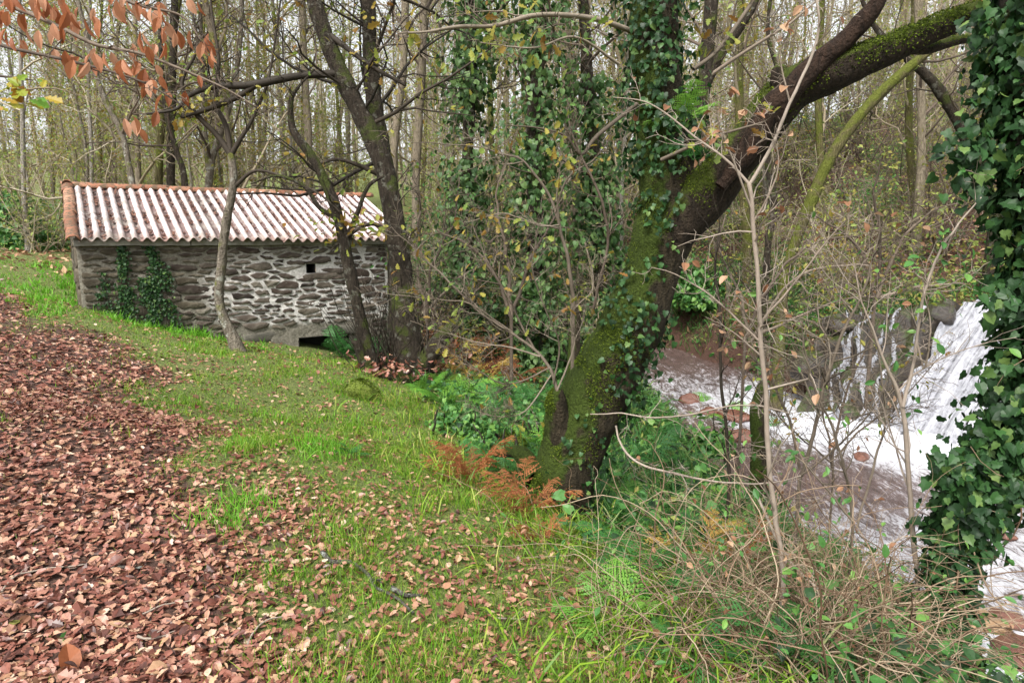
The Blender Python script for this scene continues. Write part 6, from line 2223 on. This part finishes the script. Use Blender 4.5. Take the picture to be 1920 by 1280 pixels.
def build_brambles():
    spots = (('dense dry bramble tangle in the near corner below the pool', 1560, 1180, 2.55, 0.34, 95), ('dry bramble thicket against the ivy trunk', 1640, 1090, 3.1, 0.26, 80), ('bramble heap below the pale sapling', 1480, 1060, 3.0, 0.32, 85),
             ('arching bramble stems at the pool edge', 1600, 980, 3.5, 0.4, 70), ('straggling brambles beside the grass edge', 1370, 1200, 2.5, 0.3, 60), ('brambles at the bottom edge by the stream', 1610, 1270, 2.4, 0.18, 60),
             ('bramble stems under the sapling fork', 1440, 900, 4.2, 0.45, 55))
    for s, (lab, px, py, Y, spread, n) in enumerate(spots):
        n = int(n * 1.9)
        rng = np.random.default_rng(400 + s)
        p = P(px, py, Y)
        gz = g1(p[0], p[1])
        base = np.array([p[0], p[1], gz])
        root = thing('bramble_bush', lab, 'bramble', base)
        mb = MB()
        tips = []
        for k in range(n):
            x, y = p[0] + rng.normal(0, spread), p[1] + rng.normal(0, spread * 0.6)
            y = max(y, 1.7)
            if x > 0.63 * y + 0.05:
                continue
            st = np.array([x, y, g1(x, y) - 0.02])
            L = rng.uniform(0.5, 1.3)
            az = rng.uniform(0, 6.28)
            d = np.array([math.cos(az) * 0.6, math.sin(az) * 0.45, rng.uniform(0.5, 1.3)])
            nseg = 12
            pts = [st]
            dd = unit(d)
            for q in range(nseg):
                dd = unit(dd + rng.normal(0, 0.2, 3) + np.array([0, 0, -0.13]))
                pts.append(pts[-1] + dd * L / nseg)
            pts = catmull(np.array(pts), 20)
            pts[:, 2] = np.maximum(pts[:, 2], G(pts[:, 0], pts[:, 1], False) - 0.02)
            r0 = rng.choice([0.0012, 0.0018, 0.0026, 0.0042])
            tube(mb, pts, np.linspace(r0, r0 * 0.45, 20), 4, 0, cap=False)
            tips += [(pts[-1], unit(pts[-1] - pts[-2])), (pts[12], unit(pts[12] - pts[11]))]
            if rng.random() < 0.6:
                sprout(mb, rng, pts, np.linspace(r0, r0 * 0.45, 20), 1, 3, 0.3, 0.2, 1, 0, (30, 70), 0, 0.25, tips, 0.0011)
        tag(mb.build('stems', M['bramble'], root, origin=base), kind='stuff')
        lb = MB()
        leaves_at(lb, rng, tips, OVAL, 0.034, 0.2, 0, 0.004, 0.2)
        leaves_at(lb, rng, tips, OAK3, 0.034, 0.06, 1, 0.004, 0.9)
        tag(lb.build('foliage', [M['green'], M['deadleaf']], root, smooth=False, origin=base), kind='stuff')


build_brambles()


# ---- orange-leaved branch hanging in from the upper left
def build_overhang():
    rng = np.random.default_rng(55)
    p0 = P(-260, -150, 3.0)
    trunk_x, trunk_y = P(-420, 300, 3.6)[:2]
    gz = g1(trunk_x, trunk_y)
    base = np.array([trunk_x, trunk_y, gz])
    root = thing('overhanging_tree', 'orange-leaved branches hanging in over the path at the top left', 'tree', base)
    mb = MB()
    c = np.array([(trunk_x, trunk_y, gz - 0.1), (trunk_x + 0.03, trunk_y, gz + 1.2), (trunk_x - 0.02, trunk_y - 0.02, gz + 2.4), (trunk_x + 0.05, trunk_y - 0.05, gz + 4.0), (trunk_x, trunk_y, gz + 6.0)])
    subsurf_trunk(mb, c, np.array([0.1, 0.08, 0.07, 0.05, 0.015]), 12, 0.15, 1.0)
    mb.build('trunk', M['bark_grey'], root, origin=base)
    br = [[(-420, 60, 9, 3.6), (-250, 40, 7, 3.4), (-80, -20, 6, 3.2), (40, 20, 4.5, 3.05), (110, 50, 4, 3.0), (180, 84, 3.5, 3.0), (260, 100, 3, 3.0), (340, 130, 2.5, 3.0), (420, 165, 1.8, 3.0), (480, 200, 1, 3.0)],
          [(-420, 120, 8, 3.6), (-250, 70, 6, 3.3), (-90, 60, 5, 3.1), (20, 90, 3.5, 3.0), (120, 112, 3, 2.95), (210, 135, 2.5, 2.95), (280, 160, 2, 2.95), (345, 200, 1.2, 2.95)],
          [(-300, -120, 7, 3.4), (0, -60, 5, 3.1), (140, -30, 4, 3.0), (260, 10, 3, 3.0), (340, 30, 2, 3.0), (380, 80, 1.2, 3.0)],
          [(-420, 200, 6, 3.5), (-200, 150, 4, 3.2), (-60, 140, 3, 3.0), (20, 145, 2, 2.95), (60, 150, 1, 2.95)]]
    mb = MB()
    anchors = []
    for k, rows in enumerate(br):
        cc, rr = path(rows, 60)
        cc[0] = np.array([trunk_x, trunk_y, cc[0][2]])
        tube(mb, cc, rr, 6, 0, 0.1)
        if k < 3:
            sprout(mb, rng, cc, rr, 2, 9, 0.1, 0.45, 1, -0.05, (25, 60), 0, 0.2, None, 0.0016)
        anchors.append(cc)
    mb.build('branches', M['twig'], root, origin=base)
    lm = {}
    for nm, tm in (('orange_o', fan_leaf([(0.12, 0.12), (0.24, 0.35), (0.25, 0.6), (0.13, 0.85)], 0.5, 0.2)), ('yellow_o', OAK)):
        b = MB()
        b.add(tm[0], None, tm[1])
        lm[nm] = b.mesh('leaf', M[nm], smooth=False)
    clusters = [(15, 25, 6), (40, 40, 4), (80, 10, 8), (100, 30, 8), (130, 35, 8), (110, 5, 6), (150, 45, 6), (182, 38, 5), (72, 55, 4), (105, 60, 3), (215, 20, 6), (240, 10, 6), (270, 30, 5), (300, 10, 6), (305, 35, 4), (350, 10, 4), (0, 70, 4), (15, 72, 5), (50, 92, 4),
                (40, 88, 4), (125, 100, 6), (130, 120, 5), (165, 112, 6), (180, 125, 5), (200, 112, 5), (228, 125, 6), (235, 135, 6), (262, 140, 6), (285, 155, 5), (270, 72, 6), (312, 66, 7), (300, 95, 5), (275, 98, 6), (315, 155, 4), (315, 185, 4), (382, 85, 6), (385, 110, 5),
                (358, 178, 3), (250, 238, 3), (262, 240, 3), (298, 230, 2), (330, 60, 4), (200, 10, 4), (60, -10, 6), (20, 5, 6), (250, 98, 3)]
    for px, py, n in clusters:
        for k in range(max(2, int(n * 0.7))):
            x, y = px + rng.normal(0, 11), py - 12 + rng.normal(0, 8)
            Y = 3.0 + rng.normal(0, 0.08)
            p = P(x, y, Y)
            d = np.array([[rng.normal(0, 0.35), rng.normal(0, 0.3), -1.0]])
            nr = np.array([[rng.normal(0, 0.9), -1.0 + rng.normal(0, 0.5), rng.normal(0.3, 0.4)]])
            R = rot_dir(d, nr)[0]
            s = rng.uniform(0.05, 0.088)
            o = obj('leaf', lm['orange_o'], root)
            mt = np.eye(4)
            mt[:3, :3] = R * np.array([s * rng.uniform(0.75, 1.1), s, s])
            mt[:3, 3] = p - base
            o.matrix_local = Matrix(mt.tolist())
    for px, py, n in ((15, 160, 6), (35, 150, 5), (20, 185, 5), (55, 190, 2), (65, 145, 3), (5, 200, 3), (70, 180, 2)):
        for k in range(n):
            p = P(px + rng.normal(0, 10), py + rng.normal(0, 8), 2.95 + rng.normal(0, 0.05))
            R = rot_dir(np.array([[rng.normal(0.6, 0.5), rng.normal(0, 0.4), -0.25]]), np.array([[0, -0.7, 1.0]]) + rng.normal(0, 0.4, (1, 3)))[0]
            s = rng.uniform(0.045, 0.08)
            o = obj('leaf', lm['yellow_o'], root)
            mt = np.eye(4)
            mt[:3, :3] = R * s
            mt[:3, 3] = p - base
            o.matrix_local = Matrix(mt.tolist())


build_overhang()


# ---- leaves caught in the roof's troughs, ivy on the wall, sticks and single leaves
def build_roof_leaves():
    rng = np.random.default_rng(61)
    ez, slope, pitch, half, xe = ROOF
    n = 2000
    x = 0.03 + pitch * rng.integers(0, int((xe - 0.05) / pitch), n) + rng.normal(0, 0.016, n)
    y = rng.uniform(-0.12, half - 0.15, n)
    keep = fbm(x * 2.2, y * 3.0, 2.0) > -0.22
    x, y = x[keep], y[keep]
    n = len(x)
    z = ez + slope * y - 0.02 + np.abs(rng.normal(0, 0.006, n)) + 0.012
    q = mill_pts(np.stack([x, y, z], -1))
    nr = np.array(MILL_M)[:3, :3] @ np.array([0, -slope, 1.0])
    mb = MB()
    scatter(mb, (OAK2[0] - np.array([0, 0.5, 0]), OAK2[1]), q, rot_from(np.tile(nr, (n, 1)) + rng.normal(0, 0.25, (n, 3)), rng), rng.uniform(0.04, 0.075, n))
    # debris along the ridge
    tag(mb.build('roof_leaves', M['roof_leaf'], smooth=False), 'dark fallen leaves lying in the troughs of the mill roof', 'fallen leaves', None, 'stuff')


build_roof_leaves()


def wall_ivy(label, cols, seed):
    rng = np.random.default_rng(seed)
    x0, z0 = on_wall(cols[0][0], cols[0][2])
    b = mill_pts([[x0, -0.05, z0]])[0]
    root = thing('climbing_ivy', label, 'ivy', b)
    mb, vb = MB(), MB()
    for px, top, bot, w_, n in cols:
        xa, za = on_wall(px, top)
        _, zb = on_wall(px, bot)
        for k in range(3):
            h = np.linspace(zb - 0.1, za, 12)
            pts = np.stack([xa + 0.05 * fbm(h * 3 + k, 1.0 + k) * 2 + rng.normal(0, w_ * 0.3), np.full(12, -0.04), h], -1)
            tube(vb, mill_pts(pts), np.linspace(0.006, 0.002, 12), 4)
        t = rng.random(n)
        z = zb + (za - zb) * t
        x = xa + rng.normal(0, 1, n) * w_ * (1.2 - 0.75 * t) + 0.06 * fbm(z * 4, px)
        keep = fbm(x * 7, z * 5, seed) > -0.3
        x, z = x[keep], z[keep]
        k = len(x)
        q = mill_pts(np.stack([x, -0.03 - np.abs(rng.normal(0, 0.015, k)), z], -1))
        d = np.tile(-HN, (k, 1))
        scatter(mb, IVY, q, ivy_rot(rng, d, 0.9, 0.3), rng.uniform(0.022, 0.045, k))
    vb.build('vine', M['twig_dark'], root, origin=b)
    tag(mb.build('ivy_foliage', M['ivy'], root, smooth=False, origin=b), kind='stuff')


wall_ivy('narrow ivy strand climbing the mill wall to the eave', [(224, 452, 600, 0.055, 700), (190, 510, 595, 0.06, 150)], 81)
wall_ivy('broad ivy patch on the mill wall, thickest near the ground', [(284, 455, 615, 0.07, 700), (308, 490, 612, 0.06, 350), (268, 520, 610, 0.08, 400)], 82)


def ground_pt(px, py):
    Y = 3.0
    for _ in range(40):
        p = P(px, py, Y)
        k = (EYE - p[2]) / Y
        Y = 0.5 * Y + 0.5 * np.clip((EYE - g1(p[0], p[1])) / k, 1.0, 30)
    return P(px, py, Y)


def stick(label, pxs, r, mat, name='fallen_stick', lift=0.02, seed=0):
    rng = np.random.default_rng(seed)
    pts = np.array([ground_pt(*q) for q in pxs])
    c = catmull(pts, len(pxs) * 5)
    c[:, 2] = G(c[:, 0], c[:, 1]) + lift + 0.008 * fbm(c[:, 0] * 20, c[:, 1] * 20)
    mb = MB()
    tube(mb, c - c[0], np.linspace(r, r * 0.5, len(c)), 7, 0, 0.35, seed, fq=30)
    sprout(mb, rng, c - c[0], np.linspace(r, r * 0.5, len(c)), 1, 2, 0.2, 0.3, 0.9, 0, (30, 60), 0, 0.2, None, r * 0.35)
    o = mb.build(name, mat)
    o.location = tuple(c[0])
    tag(o, label, 'stick')


stick('lichen-covered stick lying in the grass and leaves', [(604, 1042), (625, 1060), (660, 1062), (690, 1085), (702, 1105), (740, 1125), (775, 1155)], 0.011, M['lichen'], seed=1)
stick('short lichen stick near the lower end of the long lichen one', [(735, 1110), (760, 1122), (790, 1122)], 0.012, M['lichen'], seed=2)
stick('long thin bent twig on the leaf litter at the left', [(4, 1118), (25, 1092), (60, 1078), (95, 1072), (160, 1066)], 0.005, M['sapling'], seed=3)
stick('pale stick on the litter near the picture bottom', [(258, 1202), (285, 1204), (312, 1200)], 0.006, M['sapling'], seed=4)
stick('curved pale twig in the litter beside a grass tuft', [(463, 1222), (475, 1195), (500, 1170), (530, 1166)], 0.005, M['sapling'], seed=5)
stick('grey stick with lichen on the path', [(222, 1068), (245, 1072), (268, 1070)], 0.009, M['lichen'], seed=6)
stick('straight thin twig across the litter', [(265, 1160), (310, 1142), (360, 1134)], 0.004, M['sapling'], seed=7)
stick('small pale stick in the grass below the bracken', [(930, 1165), (985, 1168)], 0.004, M['sapling'], seed=8)


def single_leaf(label, px, py, size, mat, tm, seed, tilt=0.5):
    rng = np.random.default_rng(seed)
    p = ground_pt(px, py)
    mb = MB()
    v = tm[0].copy()
    v[:, 2] += 0.35 * v[:, 0] ** 2 * 4 - 0.3 * (v[:, 1] - 0.5) ** 2
    mb.add((v - np.array([0, 0.5, 0])) * size, None, tm[1])
    o = mb.build('fallen_leaf', mat, smooth=False)
    o.location = (p[0], p[1], p[2] + size * 0.22)
    o.rotation_euler = (tilt, rng.normal(0, 0.3), rng.uniform(-0.8, 0.8))
    tag(o, label, 'leaf')


single_leaf('large curled orange leaf on the litter at the bottom left', 132, 1250, 0.14, M['orange_o'], OVAL, 1, 0.8)
single_leaf('pale pointed leaf standing up in the grass below the lichen stick', 862, 1155, 0.09, M['deadleaf'], OVAL, 2, 1.1)
single_leaf('single green leaf lying on the brown litter', 124, 1198, 0.06, M['green'], OVAL, 3, 0.2)
single_leaf('grey-green leaf at the left edge of the litter', 32, 1174, 0.08, M['olive'], OVAL, 4, 0.1)


# ---- bushes of the wood floor, each its own thing
def bush_shape(seed, h, leafm, lf, twig='twig_far'):
    rng = np.random.default_rng(seed)
    a, b = MB(), MB()
    tips = []
    for k in range(9):
        q = wander(rng, (rng.normal(0, 0.12), rng.normal(0, 0.12), -0.1), (rng.normal(0, 0.5), rng.normal(0, 0.5), 1), h * rng.uniform(0.6, 1.1), 7, 0.14, 0.02)
        r = np.linspace(0.02, 0.006, 8)
        tube(a, q, r, 5)
        sprout(a, rng, q, r, 2, 12, 0.4, 0.15, 1, 0.05, (30, 75), 0, 0.22, tips, 0.0035)
    leaves_at(b, rng, tips, DIAM, 0.08, lf, 0, 0.1)
    return a.mesh('stems', M[twig]), b.mesh('foliage', M[leafm])


BUSH = [bush_shape(501, 2.6, 'olive', 0.6), bush_shape(502, 2.0, 'autumn', 0.5), bush_shape(503, 3.2, 'olive', 0.35, 'twig'), bush_shape(504, 1.5, 'green', 1.6), bush_shape(505, 2.4, 'ivy', 2.2)]


def plant_bushes():
    rng = np.random.default_rng(45)
    spots = []
    for lab, grp, a0, a1, y0, y1, cnt, kinds in (
            ('low twiggy bush in the wood behind the mill', 'bushes of the wood behind the mill', -0.9, -0.24, 14.5, 24, 22, (0, 1, 2, 3)),
            ('twiggy bush between the mill and the leaning trunk', 'bushes in the middle of the wood', -0.17, 0.2, 11.5, 22, 30, (0, 1, 2, 3, 4)),
            ('twiggy bush on the slope behind the waterfall', 'bushes on the far slope', 0.2, 0.85, 11.8, 24, 64, (0, 0, 1, 2, 2, 3))):
        k = tries = 0
        while k < cnt and tries < 3000:
            tries += 1
            Y = y0 + (y1 - y0) * rng.random() ** 1.2
            x = rng.uniform(a0, a1) * Y
            if bool(in_house(np.array([x]), np.array([Y]), 1.0)[0]) or float(stream_dist(np.array([x]), np.array([Y]))[0]) < 0.8:
                continue
            if any((x - q[0]) ** 2 + (Y - q[1]) ** 2 < 1.0 for q in spots) or (5.5 < x < 9.5 and Y < 12.5):
                continue
            spots.append((x, Y))
            bi = kinds[int(rng.integers(0, len(kinds)))]
            st, fo = BUSH[bi]
            look = ('olive-leaved', 'yellowish', 'tall bare', 'small green', 'dark green')[bi]
            o = thing('wood_bush', look + ' ' + lab, 'bush', (x, Y, g1(x, Y)), rng.uniform(0, 6.28), look + ' ' + grp)
            s = rng.uniform(0.6, 1.1)
            o.scale = (s, s, s)
            obj('stems', st, o)
            obj('foliage', fo, o)
            k += 1


plant_bushes()


def ivy_mound(label, px, py, Y, size, n, seed, mat='ivy', leaf=0.09):
    rng = np.random.default_rng(seed)
    p = P(px, py, Y)
    base = np.array([p[0], p[1], g1(p[0], p[1])])
    root = thing('ivy_bush', label, 'bush', base)
    st = MB()
    for k in range(10):
        tube(st, wander(rng, base + rng.normal(0, 0.15, 3) * np.array([1, 1, 0]), (rng.normal(0, 0.5), rng.normal(0, 0.4), 1), size[2] * 0.8, 6, 0.18), np.linspace(0.02, 0.006, 7), 5)
    tag(st.build('stems', M['twig_dark'], root, origin=base), kind='stuff')
    d = unit(rng.normal(0, 1, (n, 3)))
    d[:, 2] = np.abs(d[:, 2])
    rr = rng.random(n) ** 0.35 * (0.8 + 0.45 * fbm(d[:, 0] * 2.2 + seed, d[:, 1] * 2.2, d[:, 2] * 2.2, 3))
    q = base + d * rr[:, None] * np.array(size)
    keep = fbm(q[:, 0] * 2.4, q[:, 1] * 2.4, q[:, 2] * 2.4, 3) > -0.2
    q, d = q[keep], d[keep]
    mb = MB()
    scatter(mb, IVY2, q, ivy_rot(rng, d, 0.7, 0.8), rng.uniform(0.7, 1.3, len(q)) * leaf)
    tag(mb.build('foliage', M[mat], root, smooth=False, origin=base), kind='stuff')


ivy_mound('large ivy mound at the foot of the broad ivy tree', 1010, 600, 11.0, (0.8, 0.6, 1.9), 1700, 601, 'ivy_far')
ivy_mound('ivy mound between the ivy trees and the leaning trunk', 1120, 590, 10.6, (0.6, 0.5, 1.3), 1200, 602, 'ivy_far')
ivy_mound('dark ivy mound below the tall ivy-clad tree', 900, 560, 12.0, (0.6, 0.5, 1.5), 1300, 603, 'ivy_far')
ivy_mound('bright green leafy bush right behind the leaning trunk', 1350, 470, 8.6, (0.45, 0.4, 0.9), 900, 604, 'green', 0.08)
ivy_mound('dark green evergreen bush at the left edge of the wood', 20, 440, 16.0, (1.3, 0.9, 1.7), 2200, 605, 'green', 0.12)
ivy_mound('leafy green bush behind the path left of the mill', 95, 430, 18.0, (1.2, 0.9, 1.4), 1800, 606, 'green', 0.12)
ivy_mound('low leafy bush on the slope beside the ditch', 905, 690, 8.8, (0.5, 0.4, 0.45), 700, 607, 'green', 0.07)
ivy_mound('small herb clump left of the leaning trunk', 925, 800, 6.0, (0.4, 0.35, 0.35), 600, 608, 'green', 0.05)



for i, (sx_, tz, sz, lab) in enumerate(((0.03, 0.0, (.3, .25, .2), 'dark rock at the left end of the waterfall ledge'), (0.6, 0.06, (.3, .22, .24), 'tall dark rock beside the main chute'),
                                       (-0.1, 0.45, (.34, .3, .3), 'big brown rock left of the cascade'), (0.08, 0.82, (.26, .2, .2), 'dark rock at the foot of the thin rivulets'))):
    p = fall_surface(np.array(sx_), np.array(tz))
    rock('boulder', lab, p + np.array([0, 0.05, -0.05]), sz, M['rock_wet'], 40 + i * 2.3, 'boulder', i * 1.1, 0.8)


for i, (sx_, tz, sz, lab) in enumerate(((1.28, 0.1, (.4, .35, .35), 'big dark rock behind the ivy trunk at the top of the fall'), (1.3, 0.5, (.45, .4, .4), 'mossy boulder on the right side of the main chute'), (1.28, 0.9, (.4, .35, .3), 'low boulder at the right foot of the waterfall'))):
    p = fall_surface(np.array(sx_), np.array(tz))
    rock('boulder', lab, p + np.array([0.15, 0.0, 0.0]), sz, M['rock_wet'], 60 + i * 2.3, 'boulder', i * 1.1, 0.85)
for args in (('green fern in the grass above the near brambles', 1150, 1190, 2.7, 0.3, 'fern_bright', 7, 41), ('green fern among the brambles at the picture bottom', 1450, 1240, 2.4, 0.3, 'fern', 7, 42),
             ('fern at the water side of the brambles', 1560, 1080, 3.2, 0.36, 'fern_bright', 7, 43), ('fern below the long pale bare branch', 1290, 940, 4.3, 0.42, 'fern', 8, 44), ('fern left of the leaning trunk behind the bracken', 940, 850, 5.2, 0.42, 'fern', 8, 45),
             ('fern above the mossy hummock by the ditch', 1000, 760, 6.6, 0.5, 'fern_bright', 8, 46)):
    fern(*args)

ivy_mound('green leafy bush on the bank at the head of the rapids', 1320, 640, 14.8, (1.2, 0.7, 1.3), 1500, 611, 'green', 0.1)
ivy_mound('low green bush between the ditch and the leaning trunk', 1000, 720, 7.2, (0.45, 0.4, 0.4), 700, 612, 'green', 0.055)
ivy_mound('low herb patch below the bare shrub twigs', 860, 770, 6.6, (0.45, 0.35, 0.3), 600, 613, 'green', 0.05)

shrub('bare_shrub', 'thin brown twigs screening the left half of the cascade', 'shrub',
      [[(1560, 900, 4, 5.2), (1570, 800, 4, 5.2), (1600, 700, 3.5, 5.2), (1650, 610, 2.5, 5.2), (1690, 520, 1.5, 5.2)], [(1562, 880, 4, 5.2), (1540, 760, 3, 5.2), (1550, 650, 2.5, 5.2), (1520, 550, 1.5, 5.2)],
       [(1565, 860, 3.5, 5.2), (1630, 790, 3, 5.1), (1700, 740, 2, 5.0), (1770, 660, 1.2, 5.0)], [(1565, 870, 3, 5.2), (1480, 800, 2.5, 5.1), (1400, 700, 1.5, 5.0)]], 'twig', 'autumn', 16, 2, 0.3, 0.08, 0.05, 320, OVAL, 0.0016)
for args in (('fern on the near bank under the brown screening twigs', 1510, 930, 4.6, 0.4, 'fern', 8, 51), ('green fern at the near edge of the pool', 1620, 960, 4.0, 0.34, 'fern_bright', 7, 52), ('fern overhanging the lower end of the rapids', 1330, 880, 5.4, 0.42, 'fern', 8, 53)):
    fern(*args)
